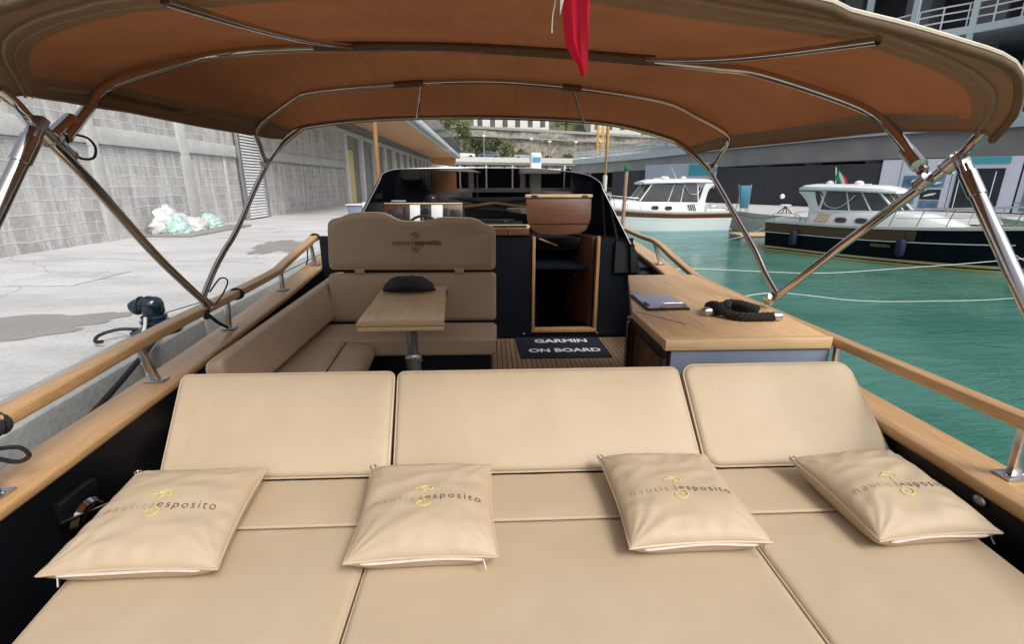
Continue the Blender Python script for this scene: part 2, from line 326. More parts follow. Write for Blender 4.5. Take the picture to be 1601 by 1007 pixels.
    def build(s, name, mats, parent=None, bevel=0, bseg=2, smooth=True, weld=False, solid=0):
        me = bpy.data.meshes.new(name)
        if parent is not None: org = ORG[parent.name]
        else:
            lo = Vector((min(p.x for p in s.v), min(p.y for p in s.v), min(p.z for p in s.v))); hi = Vector((max(p.x for p in s.v), max(p.y for p in s.v), 0))
            org = Vector(((lo.x + hi.x) / 2, (lo.y + hi.y) / 2, lo.z))
        me.from_pydata([p - org for p in s.v], [], s.f); me.update()
        ml = mats if isinstance(mats, (list, tuple)) else [mats]
        for mm in ml: me.materials.append(mm)
        for i, p in enumerate(me.polygons): p.material_index = s.mi[i]
        bm = bmesh.new(); bm.from_mesh(me)
        if weld: bmesh.ops.remove_doubles(bm, verts=bm.verts, dist=weld if isinstance(weld, float) else 1e-5)
        bmesh.ops.recalc_face_normals(bm, faces=bm.faces)
        if bevel:
            es = [e for e in bm.edges if len(e.link_faces) == 2 and e.calc_face_angle(0) > R(35)]
            bmesh.ops.bevel(bm, geom=es, offset=bevel, segments=bseg, profile=.5, affect='EDGES', clamp_overlap=True)
        if solid: bmesh.ops.solidify(bm, geom=bm.faces[:], thickness=solid)
        bm.to_mesh(me); bm.free()
        if smooth:
            for p in me.polygons: p.use_smooth = True
            me.set_sharp_from_angle(angle=R(38))
        o = bpy.data.objects.new(name, me); col.objects.link(o)
        if parent is not None: o.parent = parent
        else: o.location = org
        ORG[o.name] = org
        return o

def tag(o, label, cat, group=None, kind=None):
    if label: o['label'] = label
    if cat: o['category'] = cat
    if group: o['group'] = group
    if kind: o['kind'] = kind
    return o
def thing(name, label, cat, loc, rz=0, group=None, local=False):
    o = bpy.data.objects.new(name, None); col.objects.link(o); o.location = loc; o.rotation_euler = (0, 0, rz)
    o.empty_display_size = .1
    ORG[o.name] = Vector((0, 0, 0)) if (local or rz) else Vector(loc)
    return tag(o, label, cat, group)
def struct(o): o['kind'] = 'structure'; return o
def copy_tree(o, parent=None):
    c = o.copy(); col.objects.link(c); c.parent = parent; ORG[c.name] = ORG[o.name].copy()
    for ch in list(o.children): copy_tree(ch, c)
    return c
def cat(pts, n=8, closed=False):
    pts = [Vector(p) for p in pts]; out = []; m = len(pts)
    for i in range(m if closed else m - 1):
        if closed: p0, p1, p2, p3 = pts[i - 1], pts[i], pts[(i + 1) % m], pts[(i + 2) % m]
        else: p0, p1, p2, p3 = pts[max(i - 1, 0)], pts[i], pts[i + 1], pts[min(i + 2, m - 1)]
        for k in range(n):
            t = k / n; out.append(.5 * ((2 * p1) + (p2 - p0) * t + (2 * p0 - 5 * p1 + 4 * p2 - p3) * t * t + (3 * p1 - p0 - 3 * p2 + p3) * t ** 3))
    if not closed: out.append(pts[-1])
    return out
def resample(pts, n):
    L = [0]
    for i in range(1, len(pts)): L.append(L[-1] + (pts[i] - pts[i - 1]).length)
    out = []; j = 0
    for k in range(n):
        t = L[-1] * k / (n - 1)
        while j < len(L) - 2 and L[j + 1] < t: j += 1
        u = (t - L[j]) / max(1e-9, L[j + 1] - L[j]); out.append(pts[j].lerp(pts[j + 1], min(1, max(0, u))))
    return out

def pad(c4, th, r=.025, puff=.01, R4=.03, nu=54, nv=32, wob=.0, seed=0, lip=0):
    """upholstered pad: c4 = outer-face corners (A,B,C,D counter-clockwise seen from outside); thickness th goes inward.
    Rounded rims, a slightly domed face, rounded plan corners, and soft wobble."""
    A, B, Cc, D = [Vector(p) for p in c4]; nrm = (B - A).cross(D - A).normalized()
    W = ((B - A).length + (Cc - D).length) / 2; H = ((D - A).length + (Cc - B).length) / 2
    def ss(L, n):
        e = [0, r * .12, r * .35, r * .7, r * 1.1, r * 1.8]; mid = [e[-1] + (L - 2 * e[-1]) * i / n for i in range(1, n)]
        return e + mid + [L - x for x in reversed(e)]
    us, vs_ = ss(W, nu), ss(H, nv); Rc = max(R4, 1e-4)
    def P(x, y, side):
        ix = min(max(x, Rc), W - Rc); iy = min(max(y, Rc), H - Rc); dx, dy = x - ix, y - iy; dd = math.hypot(dx, dy)
        if dd > Rc and dd > 0: dx *= Rc / dd; dy *= Rc / dd; x = ix + dx; y = iy + dy; dd = Rc
        t = (Rc - dd) if (x != ix or y != iy) else min(x, W - x, y, H - y)
        t = min(t, x, W - x, y, H - y) if dd < Rc * .999 else 0
        t = max(0, t); u, v = x / W, y / H
        base = A * (1 - u) * (1 - v) + B * u * (1 - v) + Cc * u * v + D * (1 - u) * v
        dz = 0
        if t < r: dz -= r - math.sqrt(max(0, r * r - (r - t) ** 2))
        if side > 0:
            dz += puff * (1 - (2 * u - 1) ** 4) * (1 - (2 * v - 1) ** 4)
            if t < .12 and wob: dz += (.0022 * noise.noise(Vector((x * 26, y * 26, seed * 1.3))) + .0016 * noise.noise(Vector((x * 55, y * 55, seed)))) * math.exp(-t / .03) * min(1, t / .006)
            if wob: dz += wob * noise.noise(Vector((x * 3.1 + seed * 7, y * 3.1, seed))) * min(1, t / .06)
            return base + nrm * dz
        return base - nrm * (th + dz)
    mb = MB(); top = [[P(x, y, 1) for x in us] for y in vs_]; bot = [[P(x, y, -1) for x in us] for y in vs_]
    mb.grid(top); mb.grid(bot, flip=True)
    n, m = len(vs_), len(us); loop = [(0, j) for j in range(m)] + [(i, m - 1) for i in range(1, n)] + [(n - 1, j) for j in range(m - 2, -1, -1)] + [(i, 0) for i in range(n - 2, 0, -1)]
    tp = [top[i][j] for i, j in loop]; bt = [bot[i][j] for i, j in loop]
    mb.grid([tp + [tp[0]], bt + [bt[0]]], flip=True)
    rim = [p + nrm * (r * .25) for p in tp]
    return mb, rim
def clean_loop(pts, d=.004):
    out = []
    for p in pts:
        if not out or (p - out[-1]).length > d: out.append(p)
    if (out[0] - out[-1]).length < d: out.pop()
    return out
def make_pad(name, label, catg, c4, th, parent=None, group=None, m='vinyl', pipe=.005, **k):
    mb, rim = pad(c4, th, **k)
    o = mb.build(name, M[m], parent, weld=1e-5)
    if catg: tag(o, label, catg, group)
    if pipe:
        q = MB(); q.tube(clean_loop(rim), pipe, 6, closed=True); q.build('piping', M['piping'], o)
    return o

def text_mesh(body, size, shear=0, spacing=1.0, bold=0, extr=0):
    cu = bpy.data.curves.new('t', 'FONT'); cu.body = body; cu.size = size; cu.shear = shear; cu.space_character = spacing; cu.offset = bold; cu.extrude = extr
    cu.resolution_u = 3
    o = bpy.data.objects.new('t', cu); col.objects.link(o)
    dg = bpy.context.evaluated_depsgraph_get(); me = bpy.data.meshes.new_from_object(o.evaluated_get(dg))
    vs = [v.co.copy() for v in me.vertices]; fs = [tuple(p.vertices) for p in me.polygons]
    bpy.data.objects.remove(o); bpy.data.curves.remove(cu); bpy.data.meshes.remove(me)
    return vs, fs
def text_on(mb, body, size, fn, x0, y0, align='L', mi=0, **k):
    vs, fs = text_mesh(body, size, **k); wd = max(v.x for v in vs)
    off = x0 - (wd / 2 if align == 'C' else 0)
    mb.add([fn(v.x + off, v.y + y0) for v in vs], fs, mi); return wd
def sweep(mb, pts, prof, mi=0, closed=False):
    """profile (sideways, up) carried along a near-horizontal path; sideways = right of travel"""
    pts = [Vector(p) for p in pts]; n = len(pts); m = len(prof); rings = []
    for i, p in enumerate(pts):
        t = (pts[min(i + 1, n - 1)] - pts[max(i - 1, 0)]).normalized(); sd = t.cross(Vector((0, 0, 1))).normalized(); u = sd.cross(t)
        rings.append([p + sd * a + u * b for a, b in prof])
    mb.add([q for r in rings for q in r], [(i * m + k, i * m + (k + 1) % m, (i + 1) * m + (k + 1) % m, (i + 1) * m + k) for i in range(n - 1) for k in range(m)] +
           [tuple(range(m - 1, -1, -1)), tuple((n - 1) * m + k for k in range(m))], mi)
    return mb
def rrect(w, h, r=.01, n=3):
    out = []
    for cx, cy, a0 in ((w / 2 - r, h / 2 - r, 0), (-w / 2 + r, h / 2 - r, 90), (-w / 2 + r, -h / 2 + r, 180), (w / 2 - r, -h / 2 + r, 270)):
        for k in range(n + 1): a = R(a0 + 90 * k / n); out.append((cx + r * math.cos(a), cy + r * math.sin(a)))
    return out

M['crack'] = mat('crack_dirt', (.16, .155, .15), .9, noise_amt=.3, scale=9)
# ================================================================ SETTING: water, quays
WZ = -.80; QZ = .5
mb = MB(); mb.add([(-2.3, -60, WZ), (260, -60, WZ), (260, 300, WZ), (-2.3, 300, WZ), ], [(0, 1, 2, 3)])
mb.add([(-2.3, -60, WZ), (-2.3, 300, WZ), (-30, 300, WZ), (-30, -60, WZ)], [(0, 1, 2, 3)])
struct(mb.build('water', M['water'], smooth=False, weld=True))
QE = [(-1.92, -6), (-1.98, 0), (-2.16, 2.0), (-2.33, 3.6), (-2.42, 5.5), (-2.5, 9), (-2.7, 40), (-2.8, 100)]
poly = [(x - .34, y) for x, y in QE] + [(-60, 100), (-60, -6)]
mb = MB(); mb.prism(poly[::-1], -4, QZ); struct(mb.build('quay', M['quay'], smooth=False))
kb = MB()
def qx(y):
    for (x0, y0), (x1, y1) in zip(QE, QE[1:]):
        if y0 <= y <= y1: return x0 + (x1 - x0) * (y - y0) / (y1 - y0)
    return QE[-1][0]
ys = [-6, -3, -.6, 1.62, 3.9, 6.6, 9.5, 13, 18, 25, 35, 50, 70, 100]
for ya, yb in zip(ys, ys[1:]):
    sub = [ya + .012] + [y for _, y in QE if ya + .1 < y < yb - .1] + [yb - .012]
    poly = [(qx(y), y) for y in sub] + [(qx(y) - .339, y) for y in reversed(sub)]
    kb.prism(poly, -4, QZ + .022)
struct(kb.build('quay_edge', M['conc_kerb'], bevel=.018))
def blob(cx, cy, rx, ry, z, name, m, seed, ang=0):
    rnd = random.Random(seed); pts = []
    for k in range(90):
        a = 2 * math.pi * k / 90; q = 1 + .5 * noise.noise(Vector((math.cos(a) * 1.7, math.sin(a) * 1.7, seed))) + .28 * noise.noise(Vector((math.cos(a) * 5, math.sin(a) * 5, seed + 3)))
        x, y = rx * q * math.cos(a), ry * q * math.sin(a); pts.append((cx + x * math.cos(ang) - y * math.sin(ang), cy + x * math.sin(ang) + y * math.cos(ang), z))
    mb = MB(); mb.add(pts, [tuple(range(90))]); return struct(mb.build(name, m, smooth=False))
blob(-4.0, 3.72, .95, .36, QZ + .004, 'damp_patch', M['damp'], 3, .35)
blob(-3.75, 8.7, .42, 1.0, QZ + .004, 'damp_patch', M['damp'], 9, .2)
mb = MB(); mb.box(-5.5, -4.6, 5.4, 6.3, QZ + .004, QZ + .012); struct(mb.build('quay_patch', M['quay'], smooth=False))

for x0, y0, x1, y1 in ((-4.9, 2.2, -3.3, 2.05), (-7.2, 5.0, -4.2, 5.9), (-6.8, 7.6, -3.2, 6.9), (-7.3, 14.0, -2.9, 13.7)):
    mb = MB(); pts = [(x0 + (x1 - x0) * k / 24, y0 + (y1 - y0) * k / 24 + .10 * noise.noise(Vector((k * .3, x0, y0))), QZ + .0045) for k in range(25)]
    mb.grid([[Vector(p), Vector(p) + Vector((0, .012 + .012 * noise.noise(Vector((k, x0, 0))), 0))] for k, p in enumerate(pts)]); struct(mb.build('quay_crack', M['crack'], smooth=False))
# far dock on the other side of the basin
DK = [(23, 7), (16.6, 15.6), (13.6, 20.2), (12.9, 22.8), (13.0, 26), (11.5, 31), (9.5, 42), (8.5, 60), (7, 90)]
mb = MB(); mb.prism(DK[::-1][::-1] + [(7, 130), (120, 130), (120, 7)], -4, .15); struct(mb.build('far_quay', M['conc_col'], smooth=False))

# ================================================================ LEFT: block wall and dock building
t = thing('block_wall', 'long grey concrete block wall at the back of the quay, behind the plastic heap', 'wall', (-7.5, 12, QZ))
mb = MB(); mb.box(-7.9, -7.4, -6, 26.3, -.2, 4.0); mb.build('masonry', M['blocks'], t, smooth=False)
mb = MB(); mb.box(-7.397, -7.35, -6, 26.3, 2.30, 2.62); mb.build('concrete_band', M['conc_col'], t, bevel=.01)
mb = MB(); mb.tube([(-7.34, -6, 2.24), (-7.34, 26, 2.27)], .012, 6); mb.build('cable', M['conc_dark'], t)
for i, (y, wd) in enumerate([(6.9, .22), (9.7, .24), (12.45, .34), (14.4, .1), (17.9, .2), (20.4, .12), (22.3, .12)]):
    mb = MB(); mb.box(-7.397, -7.33 if wd > .2 else -7.36, y, y + wd, QZ, 4.0 if wd > .2 else 2.29); mb.build('pilaster', M['conc_col'], t, bevel=.01)
d = thing('louvred_door', 'pale slatted metal door in the block wall', 'door', (-7.33, 15.9, QZ))
mb = MB(); mb.box(-7.33, -7.24, 15.1, 15.22, QZ, 3.5); mb.box(-7.33, -7.24, 16.5, 16.62, QZ, 3.5); mb.box(-7.33, -7.24, 15.22, 16.5, 3.38, 3.5); mb.build('frame', M['alu'], d, bevel=.006)
mb = MB()
z = QZ + .06
while z < 3.32: mb.hexa([(-7.325, 15.24, z), (-7.27, 15.24, z - .02), (-7.27, 16.48, z - .02), (-7.325, 16.48, z)], [(-7.325, 15.24, z + .05), (-7.27, 15.24, z + .012), (-7.27, 16.48, z + .012), (-7.325, 16.48, z + .05)]); z += .085
mb.build('louvres', M['white'], d, smooth=False)
mb = MB(); mb.box(-7.345, -7.327, 15.22, 16.5, QZ, 3.38); mb.build('backing', M['matt_black'], d, smooth=False)
M['slate0'] = mat('dark_window', (.05, .055, .06), .2, noise_amt=.3, scale=1)
M['soffit'] = mat('tan_soffit', (.72, .38, .19), .7, noise_amt=.06, scale=1)
M['fascia'] = mat('blue_grey_steel', (.52, .585, .63), .5, noise_amt=.08, scale=1.5)
M['yellow'] = mat('yellow_door', (.72, .60, .25), .5, noise_amt=.05, scale=2)
M['corr'] = mat('grey_cladding', (.24, .25, .255), .6, noise_amt=.15, scale=3)
b = thing('quayside_building', 'long low quayside building with tan soffit and glass balcony over its doors', 'building', (-10, 45, QZ))
mb = MB(); mb.box(-12, -7.9, -6, 66, -.2, 4.6); mb.box(-7.9, -7.55, 26.3, 66, -.2, 4.1); mb.build('wall', M['conc_dark'], b, smooth=False)
mb = MB(); mb.box(-7.55, -7.38, 18, 66, 3.98, 4.22); mb.build('lintel', M['conc_col'], b, bevel=.01)
mb = MB()
for k in range(5): mb.box(-7.52 + k * .05, -7.46 + k * .05, 18, 66, 4.22 + k * .07, 4.28 + k * .07)
mb.build('corrugated_strip', M['corr'], b, smooth=False)
mb = MB(); mb.box(-12, -3.9, 15, 66, 4.6, 4.68); mb.build('soffit', M['soffit'], b, smooth=False)
mb = MB(); mb.box(-3.9, -3.72, 15, 66.1, 4.62, 4.95); mb.box(-12, -3.9, 15, 66.1, 4.681, 4.95); mb.box(-4.15, -3.95, 15, 66.05, 4.52, 4.6); mb.build('balcony_slab', M['fascia'], b, bevel=.02)
g = MB(); q = MB()
for k in range(34): q.box(-3.80, -3.76, 15 + k * 1.54, 15.05 + k * 1.54, 4.95, 6.05)
q.box(-3.81, -3.75, 15, 66, 6.05, 6.1); q.build('balustrade_posts', M['alu'], b)
g.box(-3.79, -3.77, 15, 66, 5.0, 6.04); g.build('balustrade_glass', M['balu'], b, smooth=False)
mb = MB(); mb.box(-7.38, -4.3, 65.2, 66, .5, 4.6); mb.build('end_wall', M['soffit'], b, smooth=False)
y = 26.4; k = 0
while y < 63:
    mb = MB(); mb.box(-7.55, -7.3, y, y + .28, QZ, 3.98); mb.build('pillar', M['white'], b, bevel=.01)
    if k % 2 == 0 or k > 3:
        f = MB(); f.box(-7.548, -7.5, y + .9, y + 2.0, QZ, 3.3); f = f.build('door', M['yellow'] if k in (0, 4) else M['offwhite'], b, bevel=.01)
        h = MB(); h.box(-7.548, -7.45, y + .8, y + 2.2, 3.35, 3.95)
        h.build('vent_panel', M['corr'], b)
    else:
        f = MB(); f.box(-7.548, -7.52, y + .5, y + 2.6, QZ, 3.9); f.build('shutter', M['corr'], b)
    y += 3.3; k += 1

t = thing('sky_blocking_building', 'unseen grey building added astern of the yacht to block low sky', 'building', (5, -24, .5))  # unseen building, added behind the camera to keep low sky light off the cockpit
mb = MB(); mb.box(-40, 45, -34, -24, -2, 8); mb.build('wall', M['conc_dark'], t, smooth=False)
mb = MB(); mb.box(-41, 46, -35, -23.5, 8, 8.5); mb.build('roof', M['corr'], t, smooth=False)
for k in range(9): mb = MB(); mb.box(-36 + k * 9, -31 + k * 9, -24, -23.95, 3, 6.5); mb.build('window', M['slate0'], t, smooth=False)
# ---------------------------------------------------------------- heap of plastic sheeting by the wall
M['plastic_white'] = mat('white_plastic_sheet', (.60, .62, .62), .42, noise_amt=.1, scale=4, bump=.5, bscale=9)
M['plastic_mint'] = mat('mint_plastic_sheet', (.44, .62, .58), .36, noise_amt=.15, scale=5, bump=.5, bscale=9)
def sack(name, c, r, m, seed, parent=None):
    mb = MB(); rows = []
    for i in range(29):
        th = math.pi * i / 28; row = []
        for k in range(45):
            ph = 2 * math.pi * (k % 44) / 44; d = Vector((math.sin(th) * math.cos(ph), math.sin(th) * math.sin(ph), math.cos(th)))
            q = 1 + .35 * noise.noise(d * 1.6 + Vector((seed, 0, 0))) + .34 * (abs(noise.noise(d * 4 + Vector((seed, 3, 0)))) - .2) + .16 * (.5 - abs(noise.noise(d * 9 + Vector((seed, 9, 1)))))
            p = Vector((d.x * r[0], d.y * r[1], d.z * r[2])) * q; p.z = max(p.z, -r[2] * .35); row.append(Vector(c) + p)
        rows.append(row)
    mb.grid(rows); return mb.build(name, m, parent, weld=1e-4)
tag(sack('plastic_sheet_heap', (-7.0, 11.0, .66), (.26, .42, .38), M['plastic_white'], 1.3), 'crumpled white plastic sheeting, the tallest heap against the block wall', 'plastic sheeting', 'plastic waste by the block wall')
tag(sack('plastic_bag', (-6.75, 10.85, .60), (.20, .28, .24), M['plastic_mint'], 4.1), 'mint green plastic bag at the foot of the white sheeting heap', 'plastic bag', 'plastic waste by the block wall')
tag(sack('plastic_bag', (-6.8, 11.55, .58), (.22, .36, .22), M['plastic_white'], 7.7), 'low white plastic bag between the two mint green ones', 'plastic bag', 'plastic waste by the block wall')
tag(sack('plastic_bag', (-6.85, 12.3, .60), (.22, .32, .25), M['plastic_mint'], 9.2), 'mint green plastic bag at the right end of the waste heap', 'plastic bag', 'plastic waste by the block wall')
mb = MB(); mb.box(-7.3, -6.2, 10.4, 13.0, QZ + .004, QZ + .05); tag(mb.build('plank_base', M['damp'], bevel=.01), 'flat grey board lying under the plastic waste by the wall', 'board')

# ---------------------------------------------------------------- mooring bollard on the quay (dark blue capstan form)
M['bollard'] = mat('dark_blue_enamel', (.006, .018, .032), .24, noise_amt=.4, scale=9, bump=.25, bscale=20, coat=.5)
t = thing('mooring_bollard', 'dark blue mooring bollard with a mushroom head on the quay edge', 'bollard', (-2.62, 3.62, QZ + .02))
c = (-2.50, 3.55, QZ + .022)
mb = MB(); mb.lathe(c, [(.16, 0), (.165, .02), (.15, .03), (.105, .042), (.08, .065), (.095, .08), (.095, .095), (.074, .105), (.085, .12), (.083, .13), (.066, .14), (.062, .19)], 28); mb.build('body', M['bollard'], t)
mb = MB(); mb.tube([(-2.50, 3.55, .665), (-2.50, 3.55, .675), (-2.50, 3.55, .74), (-2.502, 3.55, .765), (-2.505, 3.55, .782), (-2.508, 3.55, .788)], [.066, .074, .076, .068, .044, .008], 24)
mb.tube([(-2.50, 3.55, .735), (-2.55, 3.54, .735), (-2.59, 3.53, .722), (-2.615, 3.525, .708), (-2.628, 3.522, .70), (-2.634, 3.52, .697)], [.050, .056, .058, .054, .038, .008], 24)
mb.build('head', M['bollard'], t)
mb = MB(); mb.tube([(-2.50 + .082 * math.cos(R(a_)), 3.55 - .01, .70 + .092 * math.sin(R(a_))) for a_ in range(0, 181, 15)], .010, 8); mb.tube([(-2.565, 3.535 + .062 * math.cos(R(a_)), .732 + .062 * math.sin(R(a_))) for a_ in range(0, 360, 24)], .007, 8, closed=True); mb.build('band', M['rubber'], t)
mb = MB(); mb.tube([(-2.48, 3.55, .66), (-2.44, 3.55, .72)], .028, 10); mb.ball((-2.435, 3.55, .69), .022); mb.build('lug', M['rubber'], t)
mb = MB(); mb.tube(cat([(-2.60, 3.5, .56), (-2.70, 3.45, .575), (-2.77, 3.36, .56), (-2.74, 3.28, .540), (-2.69, 3.28, .540)], 6), .012, 8)
tag(mb.build('bollard_shackle', M['rubber']), 'bent black iron hook lying on the quay at the foot of the blue bollard', 'hook')
mb = MB(); mb.tube(cat([(-2.50, 3.46, .66), (-2.49, 3.42, .60), (-2.45, 3.30, .545), (-2.36, 3.15, .535), (-2.22, 2.95, .53), (-2.14, 2.88, .47), (-2.10, 2.80, .30), (-2.0, 2.7, .0)], 8), .011, 8)
tag(mb.build('mooring_rope', M['rope_white']), 'short white mooring rope hanging from the blue bollard over the quay edge', 'rope')
mb = MB(); mb.tube(cat([(-2.46, 3.5, .60), (-2.28, 3.2, .58), (-2.08, 2.7, .57), (-1.90, 2.1, .52), (-1.80, 1.65, .44), (-1.78, .9, .2)], 8), .015, 8)
tag(mb.build('mooring_rope', M['rope_black']), 'black mooring rope running aft from the blue bollard outside the port rail', 'rope')
mb = MB(); mb.tube(cat([(-2.57, 3.6, .62), (-2.1, 4.6, .72), (-1.9, 6.6, .86), (-1.8, 9, .95)], 8), .004, 6)
tag(mb.build('mooring_line', M['rope_black']), 'thin dark line stretched from the bollard towards the bow', 'rope')
# service pedestal near the wall
t = thing('service_pedestal', 'low pale service box on the quay beyond the helm seat', 'service box', (-4.6, 17.2, QZ))
mb = MB(); mb.box(-4.85, -4.35, 17.0, 17.45, QZ, .85); mb.build('cabinet', M['bluegrey'], t, bevel=.03)
mb = MB(); mb.box(-4.34, -3.6, 17.0, 17.4, QZ, .95); mb.build('side_box', M['white'], t, bevel=.03)
mb = MB(); mb.box(-4.9, -4.345, 16.95, 17.5, .85, .89); mb.build('lid', M['white'], t, bevel=.015)

# ================================================================ RIGHT: quay building with curved deck, hoarding
def path_pts(pts, n=8): return cat([(x, y, 0) for x, y in pts], n)
FP = path_pts([(36, 8), (28.7, 26.4), (25.2, 31.5), (23.3, 38), (21.3, 49), (19.2, 66), (14, 84)], 8)
def strip(mb, P, x0, x1, z0, z1):
    """band along a plan path: from x0 to x1 to the right of travel (away from the basin)"""
    rows0 = []
    for i, p in enumerate(P):
        t = (P[min(i + 1, len(P) - 1)] - P[max(i - 1, 0)]).normalized(); sd = Vector((t.y, -t.x, 0)); rows0.append((p, sd))
    rg = [[p + sd * x0 + Vector((0, 0, z0)), p + sd * x1 + Vector((0, 0, z0)), p + sd * x1 + Vector((0, 0, z1)), p + sd * x0 + Vector((0, 0, z1))] for p, sd in rows0]
    mb.add([q for r in rg for q in r], [(i * 4 + k, i * 4 + (k + 1) % 4, (i + 1) * 4 + (k + 1) % 4, (i + 1) * 4 + k) for i in range(len(rg) - 1) for k in range(4)] + [(3, 2, 1, 0), tuple((len(rg) - 1) * 4 + k for k in range(4))])
    return rows0
M['conc_beam'] = concrete('weathered_beam_concrete', (.36, .36, .345), (.25, .255, .25), .5)
b = thing('terrace_building', 'grey concrete terrace building with blue grey curved decks behind the far boats', 'building', (30, 40, .15))
mb = MB(); strip(mb, FP, 0, .35, 4.5, 5.25); mb.build('deck_edge', M['fascia'], b)
mb = MB(); strip(mb, FP, .35, 26, 4.75, 5.1); mb.build('lower_deck', M['conc_dark'], b)
mb = MB(); strip(mb, FP, .45, 2.2, 3.05, 4.5); mb.build('edge_beam', M['conc_beam'], b)
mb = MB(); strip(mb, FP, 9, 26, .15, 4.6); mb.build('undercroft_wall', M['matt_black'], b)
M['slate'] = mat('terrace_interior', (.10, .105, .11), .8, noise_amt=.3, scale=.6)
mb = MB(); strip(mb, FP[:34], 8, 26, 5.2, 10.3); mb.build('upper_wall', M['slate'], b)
mb = MB(); strip(mb, FP[:36], -.2, .2, 9.6, 10.0); strip(mb, FP[:36], .2, 24, 9.75, 10.0); mb.build('upper_deck', M['fascia'], b)
mb = MB(); strip(mb, FP[:36], .1, 24, 15.6, 16.1); mb.build('roof', M['conc_dark'], b)
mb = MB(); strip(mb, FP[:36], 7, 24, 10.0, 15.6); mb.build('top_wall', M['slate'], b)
fw = []
for i in range(1, len(FP) - 1):
    t_ = (FP[i + 1] - FP[i - 1]).normalized(); sd = Vector((t_.y, -t_.x, 0)); fw.append((FP[i], sd, t_))
L = resample(FP, 60)
def frame_at(i):
    t_ = (L[min(i + 1, 59)] - L[max(i - 1, 0)]).normalized(); return L[i], Vector((t_.y, -t_.x, 0)), t_
for i in range(1, 40, 2):
    p, sd, t_ = frame_at(i); q = p - sd * .05
    mb = MB(); mb.obox(q + Vector((0, 0, 5.25)), q + Vector((0, 0, 15.6)), .28, .28, up=t_); mb.build('column', M['fascia'], b)
    if i % 4 == 1:
        q = p + sd * 3.2; mb = MB(); mb.obox(q + Vector((0, 0, .15)), q + Vector((0, 0, 4.75)), .8, .8, up=t_); mb.build('concrete_pier', M['conc_dark'], b)
        q = p + sd * 5; mb = MB(); mb.obox(q + Vector((0, 0, 5.1)), q + Vector((0, 0, 15.6)), 1.2, 1.6, up=t_); mb.build('concrete_pier', M['conc_dark'], b)
for z0, sg in ((10.0, FP[:36]), (5.25, FP)):
    mb = MB()
    for dz in (.45, .85, 1.2): strip(mb, sg, .0, .07, z0 + dz - .035, z0 + dz + .035)
    LL = resample(sg, 46 if z0 > 6 else 200)
    for i in range(len(LL) - 1):
        t_ = (LL[i + 1] - LL[i]).normalized(); sd = Vector((t_.y, -t_.x, 0)); q = LL[i] + sd * .03
        mb.obox(q + Vector((0, 0, z0)), q + Vector((0, 0, z0 + 1.2)), .07, .07, up=t_)
    mb.build('railing', M['white'] if z0 > 6 else M['fascia'], b, smooth=False)
mb = MB(); strip(mb, FP[4:20], .05, .09, 5.27, 6.4); mb.build('glass_panels', M['balu'], b)

M['hoarding'] = mat('charcoal_hoarding', (.038, .038, .045), .6, noise_amt=.18, scale=.7)
M['panel'] = mat('lilac_grey_display_panel', (.56, .59, .68), .5, noise_amt=.06, scale=1)
M['panel2'] = mat('grey_blue_display_panel', (.42, .46, .55), .5, noise_amt=.06, scale=1)
M['teal'] = mat('teal_banner', (.05, .33, .40), .5, noise_amt=.08, scale=2)
M['print_blue'] = mat('blue_printed_picture', (.035, .10, .20), .35, scale=1.6, c2=(.20, .30, .42), detail=3)
M['print_dark'] = mat('dark_printed_picture', (.01, .016, .028), .35, noise_amt=.6, scale=2)
HP = [Vector(p) for p in ((11.9, 47.7, 0), (12.9, 42.6, 0), (17.3, 34.8, 0), (19.7, 30.5, 0), (21.3, 26.5, 0), (24.9, 22.4, 0), (29, 17, 0))]
t = thing('hoarding', 'charcoal site hoarding along the far dock behind the moored boats', 'hoarding', (20, 30, .15))
for a_, b_ in zip(HP, HP[1:]):
    mb = MB(); mb.obox(a_ + Vector((0, 0, 1.375)), b_ + Vector((0, 0, 1.375)), .12, 2.45); mb.build('board', M['hoarding'], t, smooth=False)
def on_seg(a_, b_, s, off):
    d_ = (b_ - a_).normalized(); n_ = Vector((-d_.y, d_.x, 0)); n_ = n_ if n_.dot(-a_) > 0 else -n_
    return lambda u, z, o=0: a_ + d_ * u + n_ * (off + o) + Vector((0, 0, z)), (b_ - a_).length
def fpanel(mb, F, u0, u1, z0, z1, o0, o1, mi=0):
    mb.hexa([F(u0, z0, o0), F(u1, z0, o0), F(u1, z0, o1), F(u0, z0, o1)], [F(u0, z1, o0), F(u1, z1, o0), F(u1, z1, o1), F(u0, z1, o1)], mi)
F, ln = on_seg(HP[4], HP[5], 0, .075)
dp = thing('display_wall', 'lilac grey exhibition wall with boat pictures behind the black boat', 'display wall', (23, 24, .15))
mb = MB(); fpanel(mb, F, .1, 3.02, .2, 2.75, 0, .08); mb.build('panel', M['panel'], dp, smooth=False)
mb = MB(); fpanel(mb, F, 3.05, 5.42, .2, 2.8, 0, .08); mb.build('panel', M['panel'], dp, smooth=False)
mb = MB(); fpanel(mb, F, .95, .97, .2, 2.75, .081, .09); mb.build('seam', M['hoarding'], dp)
for u0, u1, z0, z1, mm in ((1.12, 2.8, 1.35, 1.95, 'print_blue'), (1.12, 1.75, .5, 1.28, 'print_blue'), (1.95, 2.75, .75, 1.25, 'print_dark'), (1.95, 2.75, .3, .7, 'print_blue')):
    mb = MB(); fpanel(mb, F, u0, u1, z0, z1, .081, .1); mb.build('picture', M[mm], dp, smooth=False)
mb = MB()
mb.add([F(1.5, 1.58, .105), F(2.5, 1.5, .105), F(2.75, 1.62, .105), F(2.35, 1.64, .105), F(2.25, 1.72, .105), F(1.6, 1.66, .105)], [(0, 1, 2, 3, 4, 5)])
mb.add([F(2.1, .88, .105), F(2.5, .98, .105), F(2.6, 1.08, .105), F(2.3, 1.04, .105), F(2.12, .96, .105)], [(0, 1, 2, 3, 4)])
